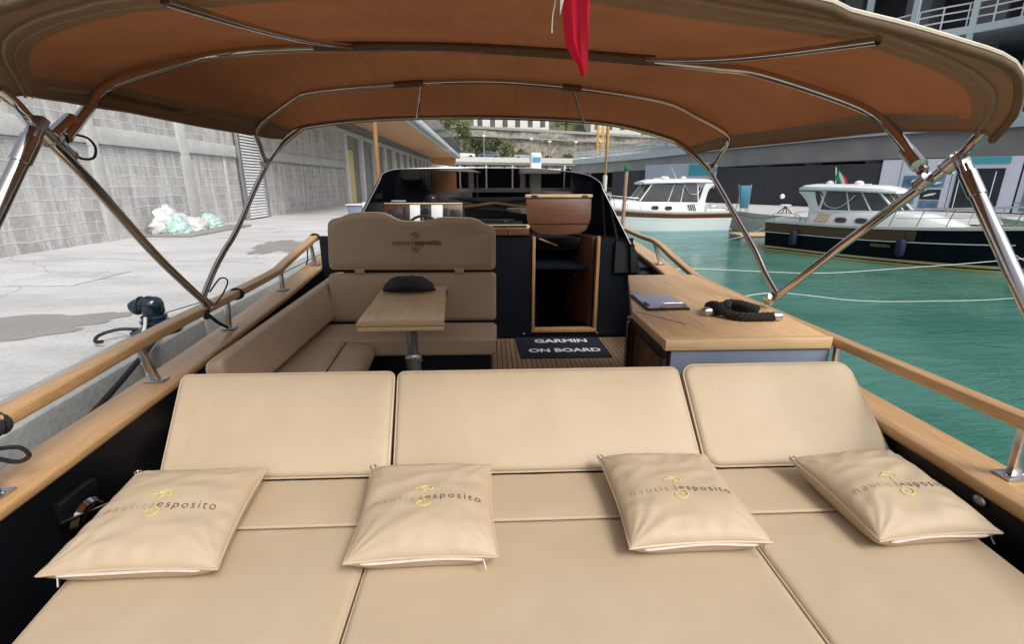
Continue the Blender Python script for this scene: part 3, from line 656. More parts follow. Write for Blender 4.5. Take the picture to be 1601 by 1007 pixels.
mb.build('printed_boat', M['white'], dp, smooth=False, solid=.002)
F2, ln2 = on_seg(HP[4], HP[5], 0, .16)
mb = MB(); fpanel(mb, F2, 3.1, 5.0, 2.45, 2.78, 0, .03); mb.build('teal_banner', M['teal'], dp, smooth=False)
mb = MB(); fpanel(mb, F2, 3.2, 4.9, .3, 2.25, 0, .02); mb.build('screen', M['print_dark'], dp, smooth=False)
for u in (3.35, 4.6): mb = MB(); mb.cyl(F2(u, .3, .2), F2(u, 2.1, .2), .018, seg=8); mb.build('light_tube', M['white'], dp)
F3, _ = on_seg(HP[5], HP[6], 0, .075)
t2 = thing('display_wall', 'rightmost exhibition panel with a busy dark picture behind the bow rail', 'display wall', (26, 20, .15))
mb = MB(); fpanel(mb, F3, .05, 5, .2, 2.85, 0, .08); mb.build('panel', M['panel'], t2, smooth=False)
mb = MB(); fpanel(mb, F3, .25, 3, .3, 2.2, .081, .1); mb.build('picture', M['print_blue'], t2, smooth=False)
F4, _ = on_seg(HP[1], HP[2], 0, .075)
t3 = thing('display_wall', 'small pale exhibition panel with a blue square behind the white boat', 'display wall', (14, 40, .15))
mb = MB(); fpanel(mb, F4, .8, 7.6, 1.2, 3.0, 0, .08); mb.build('panel', M['panel2'], t3, smooth=False)
mb = MB(); fpanel(mb, F4, 5.2, 7.2, 2.1, 2.9, .081, .1); mb.build('picture', M['teal'], t3, smooth=False)
# ================================================================ moored boats
def hull_fn(L, B, fb, rise, rake=.9, tumb=.92):
    def pt(u, v, side, off=0):
        """u along 0..1, v up: -0.5 keel .. 0 waterline .. 1 deck"""
        b = B * (.86 + .14 * min(1, u / .35)) if u < .35 else B * max(0, 1 - ((u - .35) / .65) ** 2.5) ** .8
        dz = fb + rise * max(0, u - .25) ** 1.8
        z = dz * v if v >= 0 else v * .9
        wl = tumb - .30 * max(0, u - .4) ** 1.2 * 2
        k = 1.0 if v >= 1 else (wl + (1 - wl) * v ** .8 if v >= 0 else wl * max(0, 1 + v * 2) ** .5)
        x = L * u - rake * (1 - max(v, -.3)) * u ** 5 - .06 * v * (1 - u) ** 6
        return Vector((x, side * (b * k + (off if b > .02 else 0)), z))
    return pt
def band(mb, pt, v0, v1, off, thick=.02, us=None, nv=2, mi=0):
    us = us or [i / 40 for i in range(41)]
    loop = [(u, 1) for u in reversed(us)] + [(u, -1) for u in us]
    # wrap round the transom too: from port stern to starboard stern
    for side in (1, -1):
        rows = []
        for u in us:
            rows.append([pt(u, v0 + (v1 - v0) * k / nv, side, off) for k in range(nv + 1)] )
        mb.grid(rows, mi)
        e0 = [[pt(u, v1, side, off), pt(u, v1, side, -thick)] for u in us]; mb.grid(e0, mi)
        e1 = [[pt(u, v0, side, off), pt(u, v0, side, -thick)] for u in us]; mb.grid(e1, mi)
    q = .012
    mb.add([pt(0, v0, 1, off) + Vector((-q, 0, 0)), pt(0, v0, -1, off) + Vector((-q, 0, 0)), pt(0, v1, -1, off) + Vector((-q, 0, 0)), pt(0, v1, 1, off) + Vector((-q, 0, 0))], [(0, 1, 2, 3)], mi)
def make_boat(root, L, B, fb, rise, mats, cab, near):
    """cab: dict of cabin stations in metres; near = +1 port / -1 starboard side towards the basin"""
    pt = hull_fn(L, B, fb, rise)
    us = [i / 48 for i in range(49)]; vs = [-.5, -.35, -.15, 0, .15, .3, .5, .7, .85, 1.0]
    mb = MB()
    for side in (1, -1): mb.grid([[pt(u, v, side) for v in vs] for u in us])
    mb.add([pt(0, v, 1) for v in vs] + [pt(0, v, -1) for v in reversed(vs)], [tuple(range(2 * len(vs)))])
    mb.build('hull', mats['hull'], root, weld=1e-3)
    mb = MB(); mb.grid([[pt(u, 1, -1) + Vector((0, .03, -.05)), pt(u, 1, 0) * 1 + Vector((0, 0, .02)), pt(u, 1, 1) + Vector((0, -.03, -.05))] for u in us]); mb.build('deck', mats['deck'], root, solid=-.02)
    mb = MB(); band(mb, pt, .95, 1.03, .03, .12, us); mb.build('gunwale', mats['gunwale'], root, weld=1e-3)
    for v0, v1, mt, nm, off, u0 in mats['bands']:
        mb = MB(); band(mb, pt, v0, v1, off, .03, [u for u in us if u <= u0]); mb.build(nm, mt, root, weld=1e-3)
    dk = lambda x: pt(x / L, 1, 0).z
    def half(x, k=.72): return pt(x / L, 1, 1).y * k
    # coach roof
    x0, x1, xf = cab['aft'], cab['ws'], cab['fore']; h = cab['h']; nn = 14; rows = []
    for i in range(nn + 1):
        x = x0 + (xf - x0) * i / nn; z0 = dk(x) - .02; hh = h if x <= x1 else h * (1 - ((x - x1) / (xf - x1)) ** 2.0); hb = half(x, .76); hb = hb if x < x1 else hb * (1 - .25 * ((x - x1) / (xf - x1)) ** 2)
        rows.append([Vector((x, -hb, z0)), Vector((x, -hb + .03, z0 + hh * .75)), Vector((x, -hb + .10, z0 + hh * .97)), Vector((x, 0, z0 + hh + .05)), Vector((x, hb - .10, z0 + hh * .97)), Vector((x, hb - .03, z0 + hh * .75)), Vector((x, hb, z0))])
    mb = MB(); mb.grid(rows); mb.add(rows[0], [tuple(range(7))]); mb.add(rows[-1], [tuple(range(7))]); mb.build('coach_roof', mats['top'], root, weld=1e-4)
    zb = dk(x0) + h - .02; zr = cab['roof']
    # windscreen and side windows: slanted glazed box
    xa, xb = cab['gl_aft'], x1; xt0, xt1 = cab['top_aft'], cab['top_fore']
    hb0, hb1 = half(x0 + .8, .70), half(x0 + .8, .62)
    B4 = [(xa, -hb0, zb), (xb, -hb0 * .8, zb + .05), (xb, hb0 * .8, zb + .05), (xa, hb0, zb)]
    T4 = [(xa + .08, -hb1, zr), (xt1 - .18, -hb1 * .82, zr), (xt1 - .18, hb1 * .82, zr), (xa + .08, hb1, zr)]
    mb = MB(); mb.add(B4 + T4, [(0, 1, 5, 4), (1, 2, 6, 5), (2, 3, 7, 6)]); mb.build('glazing', M['window'], root, smooth=False)
    mb = MB()
    for i in range(4): mb.tube([B4[i], T4[i]], .035, 8)
    for s_ in (-1, 1):
        for f in cab['posts']:
            a_ = Vector(B4[0]).lerp(Vector(B4[1]), f); c_ = Vector(T4[0]).lerp(Vector(T4[1]), f * .98)
            a_.y *= -s_; c_.y *= -s_; a_.y += -s_ * -.01; mb.tube([a_, c_], .022, 6)
    a_ = Vector(B4[1]).lerp(Vector(B4[2]), .5); c_ = Vector(T4[1]).lerp(Vector(T4[2]), .5); mb.tube([a_, c_], .02, 6)
    mb.tube([B4[0], B4[1], B4[2], B4[3]], .035, 8)
    mb.build('window_frame', mats['top'], root)
    # curved aft wings with a swept clear vinyl curtain edge
    for s_ in (1, -1):
        y = s_ * hb0; y2 = s_ * (hb0 - .05); z0 = dk(x0) + .0
        prof = cat([(cab['wing'], 0, z0), (cab['wing'] + .02, 0, z0 + .45), (cab['wing'] - .10, 0, zr - .35), (cab['wing'] - .42, 0, zr - .02)], 5)
        back = cat([(cab['wing'] + .12, 0, zr - .02), (cab['wing'] + .22, 0, zr - .35), (cab['wing'] + .40, 0, zb + .06), (cab['wing'] + .75, 0, zb), (cab['wing'] + .78, 0, z0)], 5)
        poly = [(p.x, y, p.z) for p in prof] + [(p.x, y, p.z) for p in back]
        mb = MB(); mb.extr(poly, (0, -s_ * .06, 0)); mb.build('wing', mats['top'], root, bevel=.012)
        sw = cat([(cab['wing'] + .30, y2, zr - .10), (cab['wing'] + .55, y2, zb + .18), (cab['wing'] + .95, y2, zb + .14), (cab['wing'] + 1.35, y2, zr - .12)], 6) if near < 0 else cat([(cab['wing'] + .25, y2, zr - .06), (cab['wing'] + .40, y2, zr - .45), (cab['wing'] + .85, y2, zr - .5), (cab['wing'] + 1.2, y2, zr - .06)], 6)
        mb = MB(); mb.tube(sw, .035, 6, flat=.4); mb.build('curtain_edge', mats['top'], root)
    # hard top
    rows = []; hbr = hb0 + .10
    for i in range(17):
        u = i / 16; x = xt0 + (xt1 + .25 - xt0) * u; tap = (1 - .35 * max(0, (u - .6) / .4) ** 2) * min(1, .80 + u * 2.2); e = min(1, max(u, .0) * 14, (1 - u) * 8)
        zz = zr + .06 - .06 * u * u; yb = hbr * tap; th = .14 * (max(e, .12)) ** .5
        rows.append([Vector((x, -yb, zz)), Vector((x, -yb * .98, zz + th * .6)), Vector((x, -yb * .85, zz + th * .95)), Vector((x, 0, zz + th + .04)), Vector((x, yb * .85, zz + th * .95)), Vector((x, yb * .98, zz + th * .6)), Vector((x, yb, zz)), Vector((x, yb * .92, zz - .05)), Vector((x, 0, zz - .05)), Vector((x, -yb * .92, zz - .05)), Vector((x, -yb, zz))])
    mb = MB(); mb.grid(rows); mb.add(rows[0][:-1], [tuple(range(10))]); mb.add(rows[-1][:-1], [tuple(range(10))]); mb.build('hard_top', mats['top'], root, weld=1e-4)
    # portholes and louvred vent on both sides
    for s_ in (1, -1):
        for x in cab['ports']:
            yy = half(x, .76); dd = (half(x + .1, .76) - half(x - .1, .76)) / .2
            for nm, rx, rz_, o, mm in (('porthole', .20, .105, .012, M['chrome']), ('porthole_glass', .165, .08, .02, M['window'])):
                poly = []
                for k in range(20):
                    a_ = 2 * math.pi * k / 20; ca, sa = math.cos(a_), math.sin(a_); px = rx * abs(ca) ** .7 * (1 if ca > 0 else -1); pz = rz_ * abs(sa) ** .7 * (1 if sa > 0 else -1)
                    poly.append((x + px, s_ * (yy + o - .004 - .04 * (pz + h * .36) / h + dd * px), dk(x) + h * .36 + pz))
                mb = MB(); mb.extr(poly, (0, -s_ * .015, 0)); mb.build(nm, mm, root)
        xv = cab['vent']; yy = half(xv, .76)
        sl = .12
        mb = MB(); mb.extr([(xv - .22, s_ * (yy + .012), dk(xv) + .06), (xv + .22, s_ * (yy + .012), dk(xv) + .06), (xv + .22 + sl, s_ * (yy - .004), dk(xv) + .34), (xv - .22 + sl, s_ * (yy - .004), dk(xv) + .34)], (0, -s_ * .02, 0)); mb.build('vent', mats['vent'], root)
        mb = MB()
        for k in range(5):
            u = -.2 + k * .1; mb.extr([(xv + u - .012, s_ * (yy + .03), dk(xv) + .07), (xv + u + .012, s_ * (yy + .03), dk(xv) + .07), (xv + u + .012 + sl, s_ * (yy + .012), dk(xv) + .33), (xv + u - .012 + sl, s_ * (yy + .012), dk(xv) + .33)], (0, -s_ * .02, 0))
        mb.build('vent_bars', mats['top'], root)
    # bow rail
    rt = lambda u, k: pt(u, 1, k) + Vector((0, -k * .06, cab['rail'] + .12 * max(0, u - .6)))
    u0 = cab['rail_from'] / L; ul = [u0 + (.985 - u0) * i / 16 for i in range(17)]
    top = [rt(u, 1) for u in ul] + [Vector((L + .12, 0, dk(L) + cab['rail'] + .05))] + [rt(u, -1) for u in reversed(ul)]
    mid = [p - Vector((0, 0, cab['rail'] * .45)) for p in top]
    mb = MB(); mb.tube(top, .018, 8); mb.build('bow_rail', M['chrome'], root)
    mb = MB(); mb.tube(mid, .010, 6); mb.build('lower_rail', M['chrome'], root)
    for s_ in (1, -1):
        for k in range(0, 17, 3):
            u = ul[k]; mb = MB(); mb.tube([pt(u, 1, s_) + Vector((-.12, -s_ * .06, 0)), rt(u, s_)], .013, 6); mb.build('rail_post', M['chrome'], root)
        mb = MB(); mb.tube(cat([(.1, s_ * B * .7, dk(0) + .02), (.12, s_ * B * .7, dk(0) + .26), (1.0, s_ * B * .78, dk(0) + .27), (1.1, s_ * B * .78, dk(0) + .02)], 4), .014, 6); mb.build('stern_rail', M['chrome'], root)
    mb = MB(); mb.tube([(.05, 0, dk(0) + .05), (.9, 0, dk(0) + .1)], .001, 4)
    rw = []
    for i in range(9):
        x = .05 + 1.1 * i / 8; yb = half(x, .62); rw.append([Vector((x, -yb, dk(x))), Vector((x, -yb * .9, dk(x) + .10)), Vector((x, 0, dk(x) + .14)), Vector((x, yb * .9, dk(x) + .10)), Vector((x, yb, dk(x)))])
    mb = MB(); mb.grid(rw); mb.add(rw[0], [tuple(range(5))]); mb.add(rw[-1], [tuple(range(5))]); mb.build('aft_cushion', mats['cushion'], root, weld=1e-4)
    # roof gear
    for x, y, r_ in cab['domes']: mb = MB(); mb.lathe((x, y, zr + .16), [(r_ * .5, 0), (r_ * .5, .06), (r_, .07), (r_ * .95, .12), (r_ * .5, .17), (.01, .18)], 14); mb.build('antenna_dome', mats['top'], root)
    mb = MB(); mb.tube([(cab['domes'][0][0] - .35, 0, zr + .2), (cab['domes'][-1][0] + .4, 0, zr + .22)], .03, 8, flat=.6); mb.build('roof_bar', mats['top'], root)
    xs = cab['staff']; mb = MB(); mb.tube([(xs, 0, zr + .1), (xs + cab['lean'], 0, zr + .78)], .013, 6); mb.build('flag_staff', M['white'], root)
    for j, (c_, a0) in enumerate((('flag_green', 0), ('flag_white', 1), ('red', 2))[:cab['flagn']]):
        rows = []
        for i in range(4):
            w_ = (a0 + i / 3) * .11
            rows.append([Vector((xs + cab['lean'] * (.97 - k * .10) + cab['fdir'] * w_ * (1 + .6 * k / 6), .05 * math.sin(w_ * 22 + k), zr + .76 - k * .07 - w_ * .9)) for k in range(7)])
        mb = MB(); mb.grid(rows); mb.build('flag_stripe', M[c_], root)
    mb = MB(); mb.box(-.35, 0, -B * .6, B * .6, .05, .12); mb.build('swim_platform', mats['platform'], root, bevel=.02)
    return pt, dk

M['hull_gold'] = mat('dull_gold_paint', (.30, .28, .10), .5, noise_amt=.1)
M['cream'] = mat('cream_gelcoat', (.70, .68, .62), .25, noise_amt=.03, scale=2)
M['yellow_stripe'] = mat('boot_stripe_yellow', (.62, .52, .22), .35, noise_amt=.08, scale=3)
M['hull_blue'] = mat('midnight_hull', (.004, .005, .010), .38, noise_amt=.3, scale=2, spec=.12)
M['hull_white'] = mat('pale_hull', (.70, .74, .74), .16, noise_amt=.02, scale=2, coat=.3)
M['pale_blue'] = mat('pale_blue_boot', (.35, .55, .62), .3, noise_amt=.05, scale=3)
M['wale'] = wood('varnished_wale', (.14, .045, .022), (.07, .022, .012), 'X', .2, coat=.5)
white_boat = thing('motor_boat', 'white motor boat with a varnished wood band and green flag, moored nearest the bow', 'motor boat', (12.05, 24.14 + 1.15, WZ), math.atan2(-.11, -1))
make_boat(white_boat, 8.4, 1.3, 1.00, .75,
    dict(hull=M['hull_white'], deck=M['cream'], gunwale=M['cream'], top=M['white_gel'], vent=M['window'], cushion=M['cream'], platform=M['teak'],
         bands=[(.70, .90, M['wale'], 'wood_band', .014, 1), (.0, .09, M['pale_blue'], 'boot_stripe', .008, 1), (.60, .625, M['white'], 'pinstripe', .010, 1)]),
    dict(aft=1.5, ws=4.8, fore=7.4, h=.42, gl_aft=1.75, top_aft=1.0, top_fore=4.3, roof=2.36, wing=1.35, posts=(.30, .52), ports=(3.35, 4.05), vent=2.05, rail=.55, rail_from=5.0,
         domes=[(2.3, .2, .14), (3.0, -.2, .12), (3.4, .25, .16)], staff=2.5, lean=.40, fdir=-1, flagn=1), 1)
BBP = (11.0, 17.95, WZ); BBA = math.atan2(-.862, .507)
black_boat = thing('motor_boat', 'midnight blue motor boat with yellow boot stripe and white hard top, on the right', 'motor boat', BBP, BBA)
ptb, dkb = make_boat(black_boat, 7.45, 1.15, 1.05, .48,
    dict(hull=M['hull_blue'], deck=M['cream'], gunwale=M['cream'], top=M['white_gel'], vent=M['teak_x'], cushion=M['white'], platform=M['teak'],
         bands=[(.66, .93, M['wale'], 'wood_band', .010, .62), (.0, .05, M['yellow_stripe'], 'boot_stripe', .008, .97), (.09, .15, M['yellow_stripe'], 'upper_boot_stripe', .010, .97), (.615, .64, M['white'], 'pinstripe', .012, .9)]),
    dict(aft=1.35, ws=3.75, fore=5.3, h=.44, gl_aft=1.6, top_aft=.80, top_fore=3.35, roof=2.12, wing=1.25, posts=(.42, .70), ports=(2.35, 2.95), vent=1.72, rail=.50, rail_from=3.9,
         domes=[(1.45, 0, .12), (2.3, .1, .14)], staff=1.65, lean=-.10, fdir=1, flagn=3), -1)
# name on the bow quarter of the black boat
mb = MB(); text_on(mb, 'REBORN', .13, lambda x, y: Vector((3.42, 0, 0)) + Vector((x, -(ptb((3.42 + x) / 7.45, .55, 1).y + .012), .50 + y)), 0, 0, extr=0)
mb.build('hull_lettering', M['hull_gold'], black_boat, smooth=False)
M['fender'] = mat('navy_fender_cover', (.012, .016, .05), .7, noise_amt=.2, scale=20, bump=.2)
def fender(x, lab):
    y = -(ptb(x / 7.45, .5, 1).y + .14)
    r = MB(); r.lathe((x, y, .28), [(.02, 0), (.10, .03), (.125, .10), (.125, .42), (.10, .49), (.03, .53)], 16); r.tube([(x, y, .8), (x, y + .1, dkb(x) + .02)], .008, 6)
    o = r.build('fender', M['fender'], black_boat); o.parent = None; o.matrix_world = Matrix.Translation(Vector(BBP)) @ Matrix.Rotation(BBA, 4, 'Z')
    tag(o, lab, 'fender', 'fenders on the midnight blue boat')
fender(4.22, 'navy fender hanging beside the gold name on the midnight blue hull'); fender(1.1, 'navy fender hanging near the stern of the midnight blue boat')
third = thing('motor_boat', 'pale grey motor boat hull cut off by the right edge behind the dark bow', 'motor boat', (21.9, 8.6, WZ), math.atan2(.78, -.62))
pt3 = hull_fn(8.5, 1.4, 1.0, .5)
us = [i / 40 for i in range(41)]; mb = MB()
for s_ in (1, -1): mb.grid([[pt3(u, v, s_) for v in (-.5, -.2, 0, .25, .5, .75, 1)] for u in us])
mb.add([pt3(0, v, 1) for v in (-.5, 0, .5, 1)] + [pt3(0, v, -1) for v in (1, .5, 0, -.5)], [tuple(range(8))])
mb.build('hull', M['hull_white'], third, weld=1e-3)
mb = MB(); mb.grid([[pt3(u, 1, -1), pt3(u, 1, 1)] for u in us]); mb.build('deck', M['cream'], third)
mb = MB(); band(mb, pt3, .55, .6, .01, .03, us); mb.build('hull_line', M['bluegrey'], third, weld=1e-3)
mb = MB(); mb.tube([pt3(u, 1, 1) + Vector((0, -.05, .5)) for u in us[10:40]], .016, 8)
for k in (12, 18, 24, 30, 36): mb.tube([pt3(us[k], 1, 1) + Vector((0, -.05, 0)), pt3(us[k], 1, 1) + Vector((0, -.05, .5))], .012, 6)
mb.build('bow_rail', M['chrome'], third)

# mooring lines across the basin
def line(pts, r, m, lab, nm='mooring_line'):
    mb = MB(); mb.tube(cat(pts, 10), r, 6); return tag(mb.build(nm, M[m]), lab, 'rope')
line([(1.85, 6.4, .45), (2.6, 7.6, .2), (3.925, 9.0, .0), (6.45, 9.23, -.15), (8.3, 9.38, -.1), (10.95, 9.33, .1), (14, 9.2, .45)], .008, 'rope_white', 'long pale mooring line crossing the water from the bow, just below the dark hull')
line([(1.8, 4.7, .35), (2.8, 5.6, .2), (4.04, 6.44, .1), (5.47, 6.74, -.1), (6.68, 6.85, -.15), (8.19, 6.82, -.1), (11, 6.7, .2)], .006, 'rope_white', 'pale mooring line low over the water just beyond the starboard rail')
line([(13.0, 20.2, .35), (11.2, 18.9, .0), (9.4, 17.6, -.32), (8.6, 18.0, -.55), (8.0, 19.0, -.76)], .010, 'rope_white', 'slack pale line dipping from the far dock into the water by the white boat')
line([(11.9, 24.7, .35), (12.4, 22.6, .0), (12.9, 20.8, .2)], .012, 'rope_black', 'short dark stern line of the white boat to the dock')
line([(12.0, 11.2, .35), (11.4, 9.5, -.1), (10.8, 7.8, -.5)], .01, 'rope_white', 'pale bow line hanging from the dark boat at the right edge')

# things on the far dock
M['cyan'] = mat('cyan_plastic', (.03, .17, .26), .45, noise_amt=.1, scale=4)
t = thing('folded_lounger', 'upright blue folded lounger standing on the far dock behind the white boat', 'lounger', (12.9, 24.2, .15))
mb = MB(); mb.hexa([(12.62, 24.2, .35), (12.98, 24.2, .35), (12.98, 24.28, .35), (12.62, 24.28, .35)], [(12.5, 24.3, 1.45), (13.1, 24.3, 1.45), (13.1, 24.38, 1.45), (12.5, 24.38, 1.45)])
mb.build('sling', M['cyan'], t, bevel=.03)
mb = MB()
for x in (-.26, .26): mb.tube([(12.8 + x * .7, 24.22, .15), (12.8 + x * 1.25, 24.42, 1.5)], .025, 8); mb.tube([(12.8 + x, 24.6, .15), (12.8 + x, 24.3, 1.0)], .02, 8)
mb.build('frame', M['alu'], t)
t = thing('dock_stool', 'small black stool with a pale round back on the far dock', 'stool', (14.1, 22.9, .15))
mb = MB(); mb.ball((14.1, 22.9, .55), .28, (1, .8, .18)); mb.build('seat', M['offwhite'], t)
mb = MB(); mb.ball((14.0, 23.1, .95), .12, (1, .35, 1)); mb.build('back', M['white'], t)
mb = MB()
for dx, dy in ((-.25, -.2), (.25, -.2), (.25, .2), (-.25, .2)): mb.tube([(14.1, 22.9, .5), (14.1 + dx, 22.9 + dy, .15)], .025, 6)
mb.tube([(14.05, 23.0, .5), (14.0, 23.12, .95)], .025, 6); mb.build('legs', M['rubber'], t)
t = thing('floating_pontoon', 'low wooden pontoon floating between the white boat and the dark stern', 'pontoon', (11.6, 20.6, WZ))
mb = MB(); mb.box(10.7, 13.0, 20.2, 21.2, WZ - .3, WZ + .18); mb.build('float', M['conc_dark'], t, bevel=.03)
mb = MB(); mb.box(10.65, 13.05, 20.15, 21.25, WZ + .18, WZ + .26); mb.build('deck', M['teak_x'], t, bevel=.01)
t = thing('mooring_post', 'slim red and white mooring post with a green top left of the white boat', 'post', (5.2, 19, WZ))
mb = MB(); mb.cyl((5.2, 19, -2), (5.25, 19, 2.0), .07); mb.build('pole', wood('weathered_post', (.45, .28, .22), (.28, .15, .12), 'Z', .7), t)
mb = MB(); mb.lathe((5.25, 19, 2.0), [(.075, 0), (.1, .05), (.1, .15), (.03, .28)], 12); mb.build('cap', M['flag_green'], t)

# ================================================================ FAR BACKGROUND (bridge, hill, wall, trees, houses)
M['rubble'] = concrete('rubble_stone', (.52, .48, .40), (.15, .135, .10), 1.1, fine=.45)
M['hill'] = mat('hill_scrub', (.10, .12, .05), .9, noise_amt=.5, scale=.3, bump=.6, bscale=2)
Y0 = 110
mb = MB(); rows = []
for i in range(14):
    y = Y0 + 3 + i * 9; rows.append([Vector((x, y + 4 * noise.noise(Vector((x * .03, i, 0))), 6 + i * 1.7 + (5 if i else 0) + 3 * noise.noise(Vector((x * .02, i * .3, 4))))) for x in range(-90, 160, 8)])
mb.grid(rows); struct(mb.build('hill', M['hill']))
mb = MB(); rows = [[Vector((-90, Y0 - 30, .1)), Vector((160, Y0 - 30, .1))], [Vector((-90, Y0 + 30, .1)), Vector((160, Y0 + 30, .1))]]
mb.grid(rows); struct(mb.build('far_shore', M['conc_dark'], smooth=False))
t = thing('retaining_wall', 'old rubble stone retaining wall across the hillside', 'retaining wall', (15, Y0, 4))
mb = MB(); rows = []
for i in range(61):
    x = -30 + i * 1.7; zt = 13.2 - .045 * (x + 10); rows.append([Vector((x, Y0 + .6 * noise.noise(Vector((x * .2, z * .4, 0))) + (.8 - .06 * z), z)) for z in [4 + (zt - 4) * k / 12 for k in range(13)]] + [Vector((x, Y0 + 3, zt))])
mb.grid(rows); mb.build('masonry', M['rubble'], t)
mb = MB(); mb.obox((-30, Y0 - .35, 12.3), (72, Y0 - .35, 8.0), .5, .25); mb.obox((-30, Y0, 14.1), (72, Y0, 9.5), .6, .5); mb.build('coping', M['conc_kerb'], t, smooth=False)
M['plaster'] = mat('white_plaster', (.72, .69, .64), .8, noise_amt=.06, scale=.4)
M['roof_tile'] = mat('clay_roof', (.35, .14, .08), .8, noise_amt=.2, scale=1)
def house(x0, x1, y, z0, z1, lab, nwin, m='plaster'):
    t = thing('hillside_house', lab, 'house', ((x0 + x1) / 2, y, z0), group='houses above the retaining wall')
    mb = MB(); mb.box(x0, x1, y, y + 9, z0 - 3, z1); mb.build('wall', M[m], t, smooth=False)
    mb = MB(); mb.hexa([(x0 - .5, y - .5, z1), (x1 + .5, y - .5, z1), (x1 + .5, y + 9.5, z1), (x0 - .5, y + 9.5, z1)], [(x0 + 2, y + 4, z1 + 2.2), (x1 - 2, y + 4, z1 + 2.2), (x1 - 2, y + 5, z1 + 2.2), (x0 + 2, y + 5, z1 + 2.2)]); mb.build('roof', M['roof_tile'], t, smooth=False)
    for k in range(nwin):
        x = x0 + (x1 - x0) * (k + .5) / nwin
        for zz in (z0 + .5, z0 + 3.4):
            if zz + 1.6 < z1: mb = MB(); mb.box(x - .55, x + .55, y - .06, y - .01, zz, zz + 1.5); mb.build('window', M['slate'], t, smooth=False)
house(-3.3, 13.5, Y0 + 5, 13.0, 20.5, 'white plastered house with shuttered windows directly above the stone wall', 6)
house(24, 36, Y0 + 10, 13.0, 19, 'cream house further right above the stone wall, half hidden by trees', 4, 'offwhite')

M['leaf'] = mat('leaves', (.115, .15, .045), .6, scale=.9, c2=(.035, .06, .018), detail=2)
M['leaf2'] = mat('leaves_light', (.17, .20, .06), .6, scale=.9, c2=(.06, .085, .025), detail=2)
M['bark'] = mat('bark', (.12, .09, .06), .9, noise_amt=.3, scale=3)
def tree(x, y, z, h, r, lab, m='leaf', n=900, seed=1):
    rnd = random.Random(seed); t = thing('hillside_tree', lab, 'tree', (x, y, z), group='trees in front of the stone wall')
    mb = MB(); mb.tube([(x, y, z - 1), (x + .1, y, z + h * .3), (x - .1, y, z + h * .7)], [.28, .2, .08], 8)
    cl = []
    for k in range(11):
        a_ = rnd.uniform(0, 6.28); rr = r * rnd.uniform(.15, .8); c_ = Vector((x + rr * math.cos(a_), y + rr * math.sin(a_) * .8, z + h * rnd.uniform(.25, .92))); cl.append((c_, r * rnd.uniform(.28, .5)))
        mb.tube([(x, y, z + h * .25), tuple(c_)], [.1, .03], 5)
    mb.build('trunk', M['bark'], t)
    q = MB()
    for k in range(n):
        c_, cr = rnd.choice(cl); d = Vector((rnd.gauss(0, 1), rnd.gauss(0, 1), rnd.gauss(0, 1))).normalized(); p = c_ + d * cr * rnd.uniform(.55, 1.05)
        a_ = Vector((rnd.gauss(0, 1), rnd.gauss(0, 1), rnd.gauss(0, .6))).normalized(); b_ = a_.cross(Vector((rnd.gauss(0, 1), rnd.gauss(0, 1), rnd.gauss(0, 1)))).normalized(); s_ = rnd.uniform(.12, .26)
        q.add([p - a_ * s_, p + b_ * s_ * .6, p + a_ * s_, p - b_ * s_ * .6], [(0, 1, 2, 3)])
    q.build('crown', M[m], t, smooth=False)
TR = [(-8.6, 103, 5.6, 9.2, 3.6, 'tallest tree, bright green, at the left end of the wall beside the balcony', 'leaf2', 2200),
      (-5.0, 104, 5.2, 7.6, 3.0, 'bushy light green tree just right of the tallest one', 'leaf2', 1800), (-2.6, 104.5, 5.2, 5.0, 2.4, 'round dark tree left of the middle of the stone wall', 'leaf', 1300),
      (.2, 104, 5.2, 5.2, 2.6, 'mid green tree spreading in front of the stone wall', 'leaf', 1500), (3.2, 104.3, 5.0, 4.6, 2.4, 'dense dark tree at the right end of the tree row', 'leaf', 1300),
      (6.0, 105, 5.0, 3.3, 1.8, 'low scrubby tree where the bare stone wall begins', 'leaf2', 700), (12.0, 105.5, 4.6, 2.2, 1.4, 'small shrub tree on the road right of the white kiosk', 'leaf', 500), (16.6, 105.5, 4.4, 2.6, 1.7, 'small tree between the lamp posts near the scaffold', 'leaf', 600)]
TR += [(9.0, 105.5, 4.8, 2.6, 1.7, 'low shrub tree between the kiosk and the car', 'leaf', 500), (20.5, 105.5, 4.2, 3.0, 1.9, 'shrubby tree left of the scaffold base', 'leaf2', 600), (14.4, 105.6, 4.5, 1.9, 1.3, 'smallest tree on the road behind the lamp posts', 'leaf2', 400)]
for i, a_ in enumerate(TR): tree(*a_, seed=20 + i)
tree(17.5, Y0 + 6, 13.2, 4, 2.4, 'dark tree above the wall beside the white house', 'leaf', 900, seed=50)
